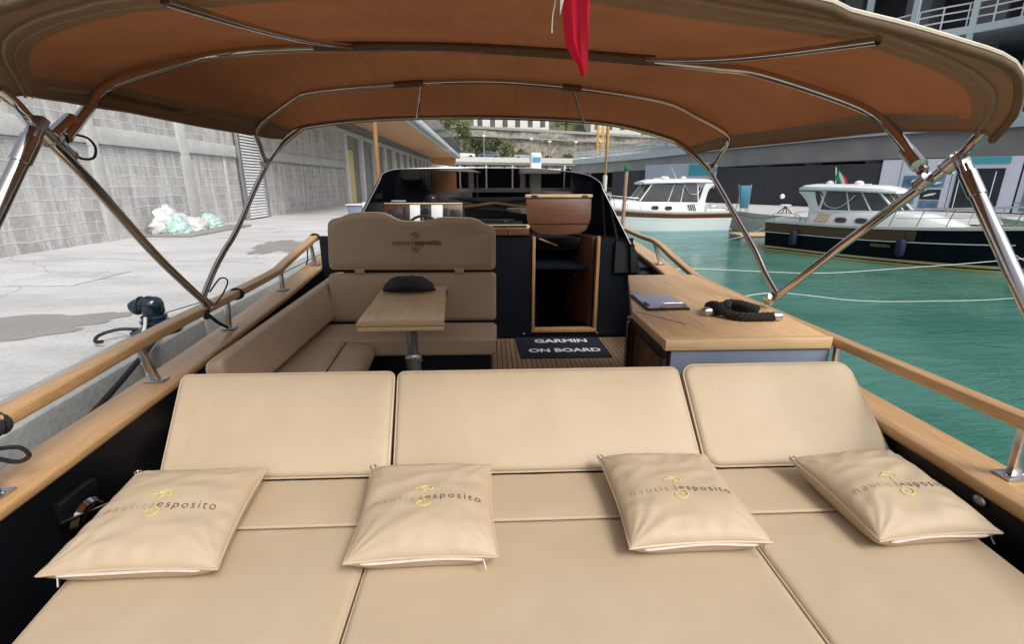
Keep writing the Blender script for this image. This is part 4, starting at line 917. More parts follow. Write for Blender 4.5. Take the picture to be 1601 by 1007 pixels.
# elevated road
t = thing('road_viaduct', 'long pale concrete road viaduct crossing below the stone wall', 'viaduct', (15, 97, 0))
mb = MB(); mb.hexa([(-30, 94, 5.2), (70, 92, 3.9), (70, 104, 3.9), (-30, 104, 5.2)], [(-30, 94, 6.0), (70, 92, 4.7), (70, 104, 4.7), (-30, 104, 6.0)]); mb.build('deck', M['conc_col'], t, smooth=False)
mb = MB(); mb.obox((-30, 93.9, 6.0), (70, 91.9, 4.7), .3, .9); mb.build('parapet', M['offwhite'], t, smooth=False)
for k in range(9):
    x = -24 + k * 10; mb = MB(); mb.box(x, x + 1, 97, 98, -1, 5.2 - .013 * (x + 30)); mb.build('pier', M['conc_col'], t, smooth=False)
mb = MB(); mb.box(-30, 70, 101, 102, -1, 4.2); mb.build('back_wall', M['matt_black'], t, smooth=False)
def car(x, y, z, c, lab):
    t = thing('parked_car', lab, 'car', (x, y, z), group='cars on the viaduct')
    mb = MB(); mb.extr([(x - 2.1, y, z + .3), (x + 2.1, y, z + .3), (x + 2.1, y, z + .75), (x + 1.3, y, z + .9), (x - 2.0, y, z + .95)], (0, 1.7, 0)); mb.build('body', c, t, bevel=.1)
    mb = MB(); mb.extr([(x - 1.7, y + .15, z + .93), (x + 1.2, y + .15, z + .9), (x + .5, y + .25, z + 1.42), (x - 1.2, y + .25, z + 1.42)], (0, 1.4, 0)); mb.build('cabin', M['window'], t, bevel=.08)
    for dx in (-1.3, 1.3): mb = MB(); mb.cyl((x + dx, y - .03, z + .32), (x + dx, y + 1.7, z + .32), .32); mb.build('wheel', M['rubber'], t)
car(-4.7, 95.5, 5.95, M['white_gel'], 'small white car parked leftmost on the viaduct'); car(.0, 95.5, 5.85, mat('car_blue', (.10, .13, .18), .3, noise_amt=.05), 'dark blue grey car near a lamp post on the viaduct')
car(6.8, 95.5, 5.7, mat('car_silver', (.35, .37, .4), .3, noise_amt=.05), 'silver car left of the white kiosk on the viaduct'); car(19.5, 95.5, 5.25, M['white'], 'white car far right on the viaduct')
def lamp(x, y, z, h, lab):
    t = thing('lamp_post', lab, 'lamp post', (x, y, z), group='lamp posts on the viaduct')
    mb = MB(); mb.tube([(x, y, z), (x, y, z + h)], [.12, .07], 8); mb.build('pole', M['alu'], t)
    mb = MB(); mb.lathe((x, y, z + h), [(.07, 0), (.35, .12), (.35, .3), (.05, .45)], 10); mb.build('lantern', M['white'], t)
for x, h, lab in ((-7.3, 3.8, 'leftmost lamp post in front of the tallest tree'), (-.9, 4.0, 'lamp post above the dark blue grey car'), (7.9, 3.6, 'lamp post beside the white kiosk'), (11.3, 3.2, 'lamp post just right of the white kiosk'), (16.2, 3.2, 'lamp post before the small shrub tree'), (20.8, 3.4, 'rightmost lamp post near the scaffold')): lamp(x, 94.6, 5.6 - .013 * x, h, lab)
t = thing('kiosk_tower', 'white round topped kiosk with a blue sign beyond the windscreen', 'kiosk', (5.6, 60, .5))
mb = MB(); mb.box(4.9, 6.2, 59.5, 61, .15, 5.0); mb.build('tower', M['white'], t, bevel=.25, bseg=4)
mb = MB(); mb.box(5.15, 6.1, 59.44, 59.49, 3.9, 4.45); mb.build('sign', mat('sky_blue_sign', (.08, .32, .55), .5, noise_amt=.03), t)
mb = MB(); mb.box(3.6, 8.3, 58, 61, 2.6, 3.1); mb.build('base_roof', M['white'], t, bevel=.05)
t = thing('scaffold', 'yellow scaffold tower against the right end of the stone wall', 'scaffold', (23.3, 104, 5))
mb = MB()
for x in (22.3, 23.3, 24.4):
    for y in (103.4, 104.6): mb.cyl((x, y, 4), (x, y, 12.8), .13, seg=6)
for z in range(5, 13): mb.obox((22.3, 103.4, z), (24.4, 103.4, z), .12, .12); mb.obox((22.3, 103.4, z), (24.4, 103.4, z + 1), .08, .08)
mb.build('frame', mat('scaffold_yellow', (.65, .38, .10), .6, noise_amt=.1), t)
t = thing('white_awning', 'low white boat awning beyond the port side of the windscreen', 'awning', (-5.0, 50, 1))
mb = MB(); mb.hexa([(-6.0, 49, 2.75), (-.8, 49, 2.55), (-.8, 52, 2.55), (-6.0, 52, 2.75)], [(-5.6, 49.4, 3.35), (-1.6, 49.4, 2.8), (-1.6, 51.6, 2.8), (-5.6, 51.6, 3.35)]); mb.build('cover', M['white'], t, bevel=.05)
for x in (-5.8, -1.2): mb = MB(); mb.cyl((x, 49.5, -.8), (x, 49.5, 2.7), .05); mb.cyl((x, 51.5, -.8), (x, 51.5, 2.7), .05); mb.build('post', M['alu'], t)
t = thing('far_wharf', 'dark covered wharf under the viaduct at the head of the basin', 'wharf', (10, 88, 0))
mb = MB(); mb.box(-6.5, 40, 86, 92, -2, .6); mb.build('quay_face', M['conc_dark'], t, smooth=False)
for k in range(7): mb = MB(); mb.cyl((-5 + k * 4.5, 86.4, .6), (-5 + k * 4.5, 86.4, 4.4), .14); mb.build('post', M['white'], t)
# ================================================================ OUR BOAT: hull, caprail, rails, bulkhead, windscreen
boat = thing('motor_yacht', 'black hulled open motor yacht with teak caprails and smoked windscreen, in the foreground', 'motor yacht', (.1, 3.5, WZ))
PC = [(-1.44, -1.2, .66), (-1.50, -.4, .66), (-1.56, 1.1, .66), (-1.655, 2.3, .66), (-1.745, 3.3, .67), (-1.78, 4.2, .72), (-1.80, 5.0, .79), (-1.77, 6, .88), (-1.6, 7.2, .99), (-1.05, 8.5, 1.12), (.07, 9.5, 1.24)]
SC = [(1.60, -1.2, .66), (1.64, -.4, .66), (1.68, 1.1, .66), (1.68, 2.1, .66), (1.71, 3.3, .67), (1.765, 4.2, .72), (1.79, 5.0, .79), (1.76, 6, .88), (1.62, 7.2, .99), (1.12, 8.5, 1.12), (.07, 9.5, 1.24)]
pc, scp = cat(PC, 6), cat(SC, 6)
for pth, nm in ((pc, 'caprail'), (scp, 'caprail')):
    mb = MB(); sweep(mb, [p - Vector((0, 0, .022)) for p in pth], rrect(.19, .044, .014)); mb.build(nm, M['teak_rail'], boat)
def side_shell(pth, s):
    mb = MB(); rows = []
    for p in pth:
        f = max(0, (p.y - 5) / 4.5); o = p + Vector((s * .075, 0, -.04)); i_ = p + Vector((-s * .08, 0, -.04))
        dk = -.02 if p.y < 5.0 else .35
        rows.append([o, o + Vector((-s * .02, 0, -.35)), o + Vector((-s * (.08 + .5 * f * .6), -.1 * f, -.9)), Vector((o.x - s * (.35 + .6 * f), o.y - .4 * f, WZ - .35))])
    mb.grid(rows, flip=s > 0); mb.build('hull_side', M['black'], boat)
    mb = MB(); rows = []
    for p in pth:
        i_ = p + Vector((-s * .078, 0, -.04)); rows.append([i_, Vector((i_.x - s * .01, i_.y, -.02 if p.y < 5.2 else .3))])
    mb.grid(rows); mb.build('bulwark', M['black'], boat, solid=.01)
side_shell(pc, -1); side_shell(scp, 1)
mb = MB(); mb.hexa([(-1.40, -1.3, WZ - .3), (1.56, -1.3, WZ - .3), (1.56, -1.18, WZ - .3), (-1.40, -1.18, WZ - .3)], [(-1.44, -1.3, .62), (1.62, -1.3, .62), (1.62, -1.18, .62), (-1.44, -1.18, .62)]); mb.build('transom', M['black'], boat)
sole = [(p.x + .08, p.y) for p in pc if 1.55 < p.y < 4.95] ; sole2 = [(p.x - .08, p.y) for p in scp if 1.55 < p.y < 4.95]
mb = MB(); mb.prism(sole2 + sole[::-1], -.04, 0); mb.build('teak_sole', M['deck'], boat, smooth=False)
mb = MB(); mb.prism([(-1.42, -1.18), (1.56, -1.18), (1.6, 1.7), (-1.52, 1.7)], -.06, .10); mb.build('aft_floor', M['black'], boat, smooth=False)
mb = MB(); mb.prism([(-.93, -1.1), (1.36, -1.1), (1.47, 1.56), (-1.18, 1.56)], .10, .448); mb.build('sunbed_base', M['black'], boat, bevel=.01)
mb = MB(); mb.hexa([(-1.22, 1.70, 0), (1.50, 1.70, 0), (1.50, 1.98, 0), (-1.22, 1.98, 0)], [(-1.22, 1.95, .74), (1.50, 1.95, .74), (1.50, 1.98, .74), (-1.22, 1.98, .74)]); mb.build('backrest_frame', M['black'], boat)
# bulkhead with companionway opening x .446-1.12, z .08-1.07
YB = 4.90
mb = MB()
mb.box(-1.70, .43, YB, YB + .04, 0, 1.085); mb.box(1.125, 1.47, YB, YB + .04, 0, 1.05); mb.box(.43, 1.125, YB, YB + .04, 0, .06)
mb.build('bulkhead', M['navy'], boat, smooth=False)
mb = MB(); mb.box(1.47, 1.70, YB, YB + .3, 0, .70); mb.build('bulkhead_wing', M['navy'], boat, bevel=.03)
mb = MB(); mb.box(-1.6, 1.6, 4.94, 7.0, -.45, -.40); mb.box(-1.5, -1.45, 4.94, 7, -.4, 1.1); mb.box(1.45, 1.5, 4.94, 7, -.4, .98); mb.box(-1.45, 1.45, 6.9, 6.95, -.4, .98); mb.build('cabin_lining', M['matt_black'], boat, smooth=False)
mb = MB(); mb.box(.46, 1.1, 4.95, 5.3, -.4, -.15); mb.build('cabin_step', M['mahogany'], boat, bevel=.01)
mb = MB(); mb.box(-.2, .6, 5.9, 6.6, -.4, .25); mb.build('cabin_locker', M['canvas_black'], boat, bevel=.04)
f = MB(); f.box(.430, .462, YB - .02, YB + .055, .095, 1.07); f.box(1.095, 1.127, YB - .02, YB + .055, .095, 1.07); f.box(.430, 1.127, YB - .022, YB + .06, .055, .095)
f = f.build('door_frame', M['teak_z'], boat, bevel=.004)
for x in (.35, 1.14): q = MB(); q.ball((x, YB - .005, .035), .012); q.build('drain_fitting', M['chrome'], boat)
mb = MB(); mb.hexa([(1.06, YB + .06, .09), (1.09, YB + .06, .09), (.90, YB + .52, .09), (.87, YB + .50, .09)], [(1.06, YB + .06, 1.06), (1.09, YB + .06, 1.06), (.90, YB + .52, 1.06), (.87, YB + .50, 1.06)])
dl = mb.build('cabin_door', M['mahogany_z'], boat, bevel=.006)
q = MB(); q.tube([(.96, YB + .33, .60), (.935, YB + .32, .60), (.91, YB + .39, .60)], .008, 8); q.build('handle', M['chrome'], dl)
mb = MB(); mb.tube([(.51, 4.98, 1.04), (.82, 5.25, .90)], .010, 8); mb.build('grab_pole', M['teak_z'], boat)
# raised hatch lid standing above the companionway
LZ = [(.372, 1.47), (1.052, 1.47), (1.045, 1.25), (1.00, 1.13), (.93, 1.09), (.70, 1.075), (.52, 1.085), (.44, 1.12), (.385, 1.22)]
mb = MB(); mb.extr([(x, 4.99 + (z - 1.07) * .16, z) for x, z in LZ], (0, .03, 0)); hl = mb.build('hatch_lid', M['mahogany'], boat, bevel=.006)
q = MB(); q.box(.366, 1.058, 5.035, 5.10, 1.452, 1.482); q.build('lid_trim', M['teak_x'], hl, bevel=.004)
for x in (.46, .98): q = MB(); q.box(x - .03, x + .03, 5.028, 5.034, 1.458, 1.476); q.build('hinge', M['chrome'], hl)
q = MB(); q.extr([(.40, 4.985 + .02, 1.19), (1.03, 5.005, 1.19), (1.03, 5.006, 1.20), (.40, 5.006, 1.20)], (0, -.006, 0)); q.build('lid_batten', M['mahogany_z'], hl)
# moulding, brass tread and console
mb = MB(); mb.box(-.02, .395, YB - .02, YB + .06, 1.087, 1.15); mb.build('moulding', M['mahogany'], boat, bevel=.004)
mb = MB(); mb.box(-.02, .40, YB - .025, YB + .10, 1.152, 1.185); mb.build('polished_tread', M['teak_x'], boat, bevel=.004)
mb = MB(); mb.box(-.02, .37, YB - .035, YB - .026, 1.172, 1.187); mb.build('steel_trim', M['chrome'], boat)
mb = MB(); mb.cyl((.20, YB - .03, 1.09), (.20, YB - .03, 1.15), .006); mb.build('latch', M['chrome'], boat)
mb = MB(); mb.box(-.26, .38, YB + .10, 5.95, 1.0, 1.16); mb.build('chart_well', M['black'], boat, bevel=.01)
mb = MB(); mb.hexa([(-1.42, 5.05, 1.09), (-.27, 5.05, 1.09), (-.27, 5.9, 1.09), (-1.2, 5.6, 1.09)], [(-1.25, 5.13, 1.40), (-.28, 5.13, 1.40), (-.30, 5.78, 1.33), (-1.10, 5.50, 1.36)]); con = mb.build('helm_console', M['matt_black'], boat, bevel=.012)
mb = MB(); mb.box(.36, 1.40, 5.16, 6.7, .90, 1.03); mb.box(-1.1, .6, 6.15, 6.9, .9, 1.16); mb.build('coachroof', M['black'], boat, bevel=.02)
def CP(x, z, o=0): return Vector((x, 5.05 + (z - 1.09) * .08 / .31 - o, z))
def cpanel(nm, x0, x1, z0, z1, m, o=.012, bev=.003):
    q = MB(); q.hexa([CP(x0, z0, o), CP(x1, z0, o), CP(x1, z0, 0), CP(x0, z0, 0)], [CP(x0, z1, o), CP(x1, z1, o), CP(x1, z1, 0), CP(x0, z1, 0)]); return q.build(nm, m, con, bevel=bev)
cpanel('dash_board', -1.08, -.28, 1.17, 1.385, M['mahogany_z'], .010)
cpanel('dash_trim', -1.08, -.28, 1.386, 1.398, M['teak_x'], .02)
for x0, x1, z0, z1, mm, nm in ((-1.04, -.90, 1.22, 1.335, 'rubber', 'switch_panel'), (-.885, -.835, 1.21, 1.36, 'rubber', 'rocker_switches'), (-.82, -.715, 1.20, 1.378, 'white', 'chart_page'), (-.712, -.605, 1.20, 1.378, 'rubber', 'compass_panel'), (-.60, -.485, 1.20, 1.378, 'white', 'chart_page'), (-.47, -.42, 1.22, 1.345, 'rubber', 'rocker_switches'), (-.405, -.305, 1.24, 1.33, 'rubber', 'display_screen')):
    cpanel(nm, x0, x1, z0, z1, M[mm], .018)
for x, z, r_ in ((-.66, 1.315, .034),): q = MB(); p_ = CP(x, z, .02); q.cyl(p_, p_ + Vector((0, -.012, 0)), r_, seg=24); q.build('gauge_bezel', M['chrome'], con); q = MB(); q.cyl(p_ + Vector((0, -.0125, 0)), p_ + Vector((0, -.014, 0)), r_ * .8, seg=24); q.build('gauge_face', M['matt_black'], con)
for x in (-1.01, -.965, -.92): q = MB(); p_ = CP(x, 1.28, .019); q.cyl(p_, p_ + Vector((0, -.008, 0)), .012, seg=12); q.build('switch_knob', M['chrome'], con)
mb = MB(); mb.tube([(-.66 + .17 * math.cos(R(a_)), 4.86 + .05 * math.sin(R(a_)), 1.125 + .155 * math.sin(R(a_))) for a_ in range(0, 360, 15)], .013, 10, closed=True)
wh = mb.build('steering_wheel', M['rubber'], boat)
q = MB()
for a_ in (90, 210, 330): q.tube([(-.66, 4.87, 1.125), (-.66 + .165 * math.cos(R(a_)), 4.86 + .05 * math.sin(R(a_)), 1.125 + .15 * math.sin(R(a_)))], .008, 8)
q.cyl((-.66, 4.87, 1.125), (-.66, 5.06, 1.17), .03); q.build('spokes', M['chrome'], wh)
mb = MB(); mb.ball((-.62, 5.35, 1.425), .075, (1, 1, .75)); mb.lathe((-.62, 5.35, 1.375), [(.085, 0), (.09, .03), (.07, .05)], 20); mb.build('compass', M['black'], boat)
mb = MB(); mb.tube([(-1.02, 5.2, 1.41), (-.87, 5.2, 1.41)], .013, 8); mb.build('chart_light', M['alu'], boat)
mb = MB()
mb.tube([(.16, 5.25, 1.16), (.17, 5.24, 1.20)], .03, 12); mb.build('winch_cap', M['chrome'], boat)
# black canvas cover on the starboard shoulder
rows = []
for i in range(15):
    u = i / 14; y = 4.86 + .75 * u
    rows.append([Vector((1.28, y, 1.02 + .01 * math.sin(9 * u))), Vector((1.42, y, 1.0 + .03 * noise.noise(Vector((u * 5, 1, 0))))), Vector((1.49, y - .01, .93 + .03 * noise.noise(Vector((u * 5, 2, 0))))), Vector((1.52 + .02 * noise.noise(Vector((u * 7, 3, 0))), y, .82)), Vector((1.56, y, .70))])
mb = MB(); mb.grid([cat(r_, 5) for r_ in rows]); mb.add([rows[0][0], rows[0][1], rows[0][2], rows[0][3], rows[0][4], Vector((1.28, 4.86, .70))], [(0, 1, 2, 3, 4, 5)]); mb.build('canvas_cover', M['canvas_black'], boat)
# smoked windscreen: two skins of tinted acrylic
T = [(-1.045, 4.86, 1.63), (-1.05, 5.0, 1.68), (-.98, 5.2, 1.725), (-.8, 5.42, 1.742), (-.4, 5.62, 1.755), (.04, 5.68, 1.758), (.5, 5.62, 1.748), (.85, 5.45, 1.715), (1.04, 5.22, 1.67), (1.12, 5.02, 1.60), (1.13, 4.93, 1.54)]
Bt = [(-1.27, 4.76, 1.22), (-1.33, 5.0, 1.24), (-1.28, 5.4, 1.27), (-1.05, 5.8, 1.29), (-.5, 6.1, 1.28), (.04, 6.18, 1.25), (.5, 6.1, 1.2), (1.05, 5.85, 1.13), (1.32, 5.45, 1.07), (1.43, 5.1, 1.03), (1.42, 4.82, 1.0)]
tt, bb = cat(T, 6), cat(Bt, 6)
ws = None
for k, off in enumerate((0, .008)):
    rows = []
    for p, q_ in zip(tt, bb):
        d_ = Vector((p.x + q_.x, p.y + q_.y - 11.0, 0)).normalized() * off
        rows.append([(q_ + d_).lerp(p + d_, j / 4) + Vector((0, 0, .0)) for j in range(5)])
    mb = MB(); mb.grid(rows)
    if not ws: ws = mb.build('windscreen', M['tint'], boat)
    else: mb.build('outer_skin', M['tint'], ws)
mb = MB(); mb.tube(tt, .006, 6); mb.tube([bb[0], bb[0].lerp(tt[0], .5), tt[0]], .006, 6); mb.tube([bb[-1], bb[-1].lerp(tt[-1], .5), tt[-1]], .006, 6); mb.build('edge_trim', M['alu'], ws)
mb = MB(); rows = [[p + Vector((0, 0, .015)), p + Vector((0, 0, -.02)), Vector((p.x * 1.03, p.y, .55))] for p in bb]; mb.grid(rows); mb.build('trunk_side', M['black'], boat)
mb = MB(); mb.tube([(1.19, 4.93, 1.47), (1.30, 4.90, 1.04)], .013, 8); mb.tube([(1.15, 5.02, 1.50), (1.2, 5.0, 1.04)], .010, 8); mb.build('screen_stay', M['rubber'], boat)
fd = [(p.x + .08, p.y, p.z - .06) for p in pc if p.y > 4.9]; fs_ = [(p.x - .08, p.y, p.z - .06) for p in scp if p.y > 4.9]
mb = MB(); mb.grid([[Vector(a_), Vector(a_).lerp(Vector(b_), .3) + Vector((0, 0, .02)), Vector(a_).lerp(Vector(b_), .7) + Vector((0, 0, .02)), Vector(b_)] for a_, b_ in zip(fd, fs_)]); mb.build('foredeck', M['navy'], boat, solid=-.03)
mb = MB(); mb.box(-.6, .7, 7.05, 8.2, 1.0, 1.12); mb.build('fore_locker', M['canvas_black'], boat, bevel=.04)
mb = MB()
for k in range(40): mb.tube([(.5 + .25 * math.cos(k * .9), 7.5 + .25 * math.sin(k * .9), 1.135 + k * .002), (.5 + .25 * math.cos(k * .9 + .9), 7.5 + .25 * math.sin(k * .9 + .9), 1.135 + k * .002 + .002)], .012, 6)
tag(mb.build('rope_coil', M['rope_white']), 'coiled pale rope on the foredeck seen dimly through the smoked windscreen', 'rope')

# hand rails
RP = [(-1.42, -1.0, .895), (-1.50, .6, .895), (-1.555, 1.45, .895), (-1.655, 2.3, .895), (-1.71, 3.13, .895), (-1.76, 3.95, .905), (-1.79, 4.2, .925), (-1.81, 4.7, 1.00), (-1.815, 5.15, 1.075)]
RS = [(1.60, -1.0, .90), (1.645, .6, .90), (1.66, 1.3, .895), (1.645, 2.1, .885), (1.635, 3.0, .88), (1.64, 3.65, .885), (1.655, 3.9, .905), (1.67, 4.3, .955), (1.68, 4.8, 1.03), (1.67, 5.3, 1.04), (1.62, 6.2, 1.08), (1.45, 7.3, 1.16)]
for pts, rw_, rh_ in ((RP, .078, .050), (RS, .062, .044)):
    mb = MB(); sweep(mb, [p - Vector((0, 0, .012)) for p in cat(pts, 5)], rrect(rw_, rh_, .012)); mb.build('hand_rail', M['teak_rail'], boat)
def stanchion(x, y, z0, z1, xt=None, yt=None):
    mb = MB(); mb.obox((x, y, z0 + .006), (xt or x, yt or y, z1), .024, .036, up=(1, 0, 0)); o = mb.build('stanchion', M['steel'], boat, bevel=.005)
    q = MB(); q.box(x - .045, x + .045, y - .03, y + .03, z0 + .001, z0 + .010)
    for dx in (-.03, .03): q.cyl((x + dx, y, z0 + .01), (x + dx, y, z0 + .013), .007, seg=8)
    q.build('foot_plate', M['steel'], o, bevel=.002)
for a_ in ((-1.56, 1.36, .66, .86, -1.555, 1.36), (-1.645, 2.26, .662, .86, -1.65, 2.2), (-1.735, 3.12, .67, .86, -1.71, 3.1), (-1.775, 4.10, .715, .88, -1.775, 4.1), (-1.79, 4.95, .788, 1.02, -1.81, 4.95)): stanchion(*a_)
for a_ in ((1.725, 1.31, .66, .865, 1.665, 1.27), (1.69, 2.13, .66, .855, 1.645, 2.08), (1.72, 3.5, .68, .85, 1.64, 3.5), (1.765, 4.88, .782, 1.0, 1.68, 4.85), (1.72, 6.2, .89, 1.05, 1.62, 6.2)): stanchion(*a_)
for (x, y, z), lab in (((-1.81, 5.1, 1.06), 'far end of port rail'), ((-1.712, 3.2, .878), 'x'), ((-1.55, 1.38, .876), 'y')):
    pass
def strap(x, y, z, tail, lab):
    mb = MB(); mb.tube([(x + .036 * math.cos(R(a_)) * 1.1, y + .004 * math.sin(R(a_ * 3)), z + .027 * math.sin(R(a_)) * 1.1) for a_ in range(0, 360, 20)], .011, 8, closed=True)
    mb.tube([(x + .036 * math.cos(R(a_)) * 1.15, y + .022, z + .027 * math.sin(R(a_)) * 1.15) for a_ in range(0, 360, 20)], .011, 8, closed=True)
    if tail: mb.tube(cat(tail, 6), .007, 6)
    tag(mb.build('rail_lashing', M['rope_black']), lab, 'lashing', 'black lashings on the port rail')
strap(-1.812, 5.08, 1.055, [(-1.84, 5.06, 1.03), (-1.86, 5.0, .95), (-1.85, 4.93, .84), (-1.86, 4.9, .80)], 'black cord lashing at the far end of the port rail, its tail hanging down')
strap(-1.713, 3.22, .878, None, 'black cord lashing round the port rail above the bench')
strap(-1.553, 1.40, .876, [(-1.56, 1.36, .85), (-1.56, 1.37, .80), (-1.54, 1.40, .80), (-1.51, 1.43, .785), (-1.50, 1.44, .75), (-1.52, 1.42, .74), (-1.545, 1.39, .77), (-1.56, 1.36, .79), (-1.57, 1.33, .70)], 'black cord lashing with a hanging loop on the port rail at the left edge')
# glossy hawse fitting on the port bulwark, drain on starboard
hw = thing('fairlead_hatch', 'glossy black and chrome hawse fitting in the port bulwark beside the leftmost cushion', 'deck fitting', (-1.47, 1.52, .33))
mb = MB(); mb.lathe((0, 0, 0), [(.02, 0), (.075, .012), (.085, .03), (.07, .045), (.05, .03), (.02, .02)], 28)
mb.v = [Vector((-1.487 + v.z, 1.53 + v.x * 1.0, .415 + v.y * 1.15)) for v in mb.v]; mb.build('dish', M['chrome'], hw)
mb = MB(); mb.box(-1.487, -1.455, 1.44, 1.60, .47, .56); mb.build('lid', M['black'], hw, bevel=.01)
mb = MB(); mb.tube([(-1.45, 1.42, .50), (-1.43, 1.62, .44)], .006, 8); mb.build('hinge_pin', M['chrome'], hw)
mb = MB(); mb.ball((1.585, 1.27, .60), .022, (.5, 1, .8)); tag(mb.build('drain_cap', M['alu']), 'small grey round fitting on the black starboard bulwark', 'deck fitting')
mb = MB(); mb.ball((-1.575, 2.15, .60), .008); tag(mb.build('snap_stud', M['chrome']), 'tiny steel stud on the black port bulwark under the caprail', 'stud')
# slim brown awning poles forward
for x, lab in ((-1.26, 'slim brown awning pole on the port side of the windscreen'), (1.345, 'slim brown awning pole with steel joint on the starboard side of the windscreen')):
    t = thing('awning_pole', lab, 'pole', (x, 5.95, .8), group='awning poles forward of the cockpit')
    mb = MB(); mb.tube([(x * 1.04, 5.95, .8), (x, 5.8, 2.95)], [.027 if x < 0 else .016, .024 if x < 0 else .012], 12); mb.build('shaft', M['teak_z'], t)
    mb = MB(); mb.lathe((x * 1.035, 5.94, .78), [(.06, 0), (.06, .015), (.035, .03), (.032, .10)], 16); mb.build('socket', M['chrome'], t)
    if x > 0: mb = MB(); mb.tube([(x * 1.02, 5.88, 1.5), (x * 1.018, 5.87, 1.68)], .026, 12); mb.build('joint_sleeve', M['offwhite'], t)

# ================================================================ FURNITURE
def pad_thing(nm, lab, ct, c4, th, group=None, m='vinyl', **k): return make_pad(nm, lab, ct, c4, th, None, group, m, **k)
# sunbed cushions: each a long pad with a narrow head section
def xl(y): return -1.245 + (1.555 - y) * -.0 + (1.55 - y) * .155
def xr(y): return 1.515 - (1.55 - y) * .06
ZB = .55
def bed(fl, fr, lab, sd_):
    y0, y1, y2 = -.55, 1.308, 1.574
    t = thing('sunbed_cushion', lab, 'sunbed cushion', ((fl(.5) + fr(.5)) / 2, .5, ZB - .1), group='sunbed cushions')
    make_pad('main_section', None, None, [(fl(y0), y0, ZB), (fr(y0), y0, ZB), (fr(y1), y1, ZB), (fl(y1), y1, ZB)], .10, t, r=.016, puff=.006, R4=.02, wob=.006, seed=sd_, nu=54, nv=90, pipe=.0038)
    make_pad('head_section', None, None, [(fl(y1), y1 + .003, ZB), (fr(y1), y1 + .003, ZB), (fr(y2), y2, ZB - .004), (fl(y2), y2, ZB - .004)], .10, t, r=.014, puff=.005, R4=.02, wob=.004, seed=sd_ + 3, nu=54, nv=12, pipe=.003)
    q = MB(); q.tube([(fl(y1) + .012, y1 + .001, ZB + .002), (fr(y1) - .012, y1 + .001, ZB + .002)], .006, 8); q.build('fold_welt', M['piping'], t)
bed(xl, lambda y: -.378, 'left tan sunbed cushion, under the leftmost throw cushion and beside the black port gap', 1)
bed(lambda y: -.366, lambda y: .786, 'wide middle tan sunbed cushion between the two seams', 5)
bed(lambda y: .797, xr, 'right tan sunbed cushion, under the rightmost throw cushion', 9)
gb = 'sunbed backrest cushions'
pad_thing('backrest_cushion', 'left tan sunbed backrest, in front of the port bench', 'backrest cushion', [(-1.225, 1.575, .555), (-.392, 1.575, .555), (-.405, 1.875, .85), (-1.265, 1.875, .85)], .10, gb, r=.020, R4=.028, puff=.006, wob=.008, seed=2)
pad_thing('backrest_cushion', 'widest tan sunbed backrest, in the middle below the table', 'backrest cushion', [(-.372, 1.575, .555), (.806, 1.575, .555), (.786, 1.865, .852), (-.387, 1.865, .852)], .10, gb, r=.020, R4=.028, puff=.006, wob=.008, seed=4, nu=74)
pad_thing('backrest_cushion', 'right tan sunbed backrest with rounded corner, in front of the teak counter', 'backrest cushion', [(.822, 1.575, .555), (1.575, 1.575, .555), (1.545, 1.88, .856), (.812, 1.88, .856)], .10, gb, r=.020, R4=.055, puff=.006, wob=.008, seed=6)

# emblem strokes (small gold scroll) and lettering
EMB = [cat([(-.030, .030), (-.012, .044), (.010, .050), (.026, .042), (.028, .030), (.018, .022)], 5), cat([(-.012, .044), (-.020, .034), (-.008, .030), (.006, .034)], 5), cat([(.004, .028), (-.012, .018), (-.014, .004), (-.004, -.010), (.012, -.022), (.014, -.038), (.0, -.048), (-.016, -.044), (-.018, -.032), (-.006, -.028), (.002, -.034)], 5)] if False else None
def emblem_pts():
    f = lambda L_: [Vector((x, y, 0)) for x, y in L_]
    A_ = cat([(x, y, 0) for x, y in ((-.004, .026), (.006, .034), (.020, .030), (.026, .040), (.018, .052), (-.002, .056), (-.018, .048))], 5)
    B_ = cat([(x, y, 0) for x, y in ((.006, .050), (-.008, .042), (-.024, .044), (-.034, .038))], 5)
    C_ = cat([(x, y, 0) for x, y in ((-.004, -.016), (.012, -.020), (.022, -.032), (.016, -.046), (-.002, -.052), (-.018, -.044), (-.018, -.032), (-.004, -.028), (.004, -.036))], 5)
    return [A_, B_, C_]
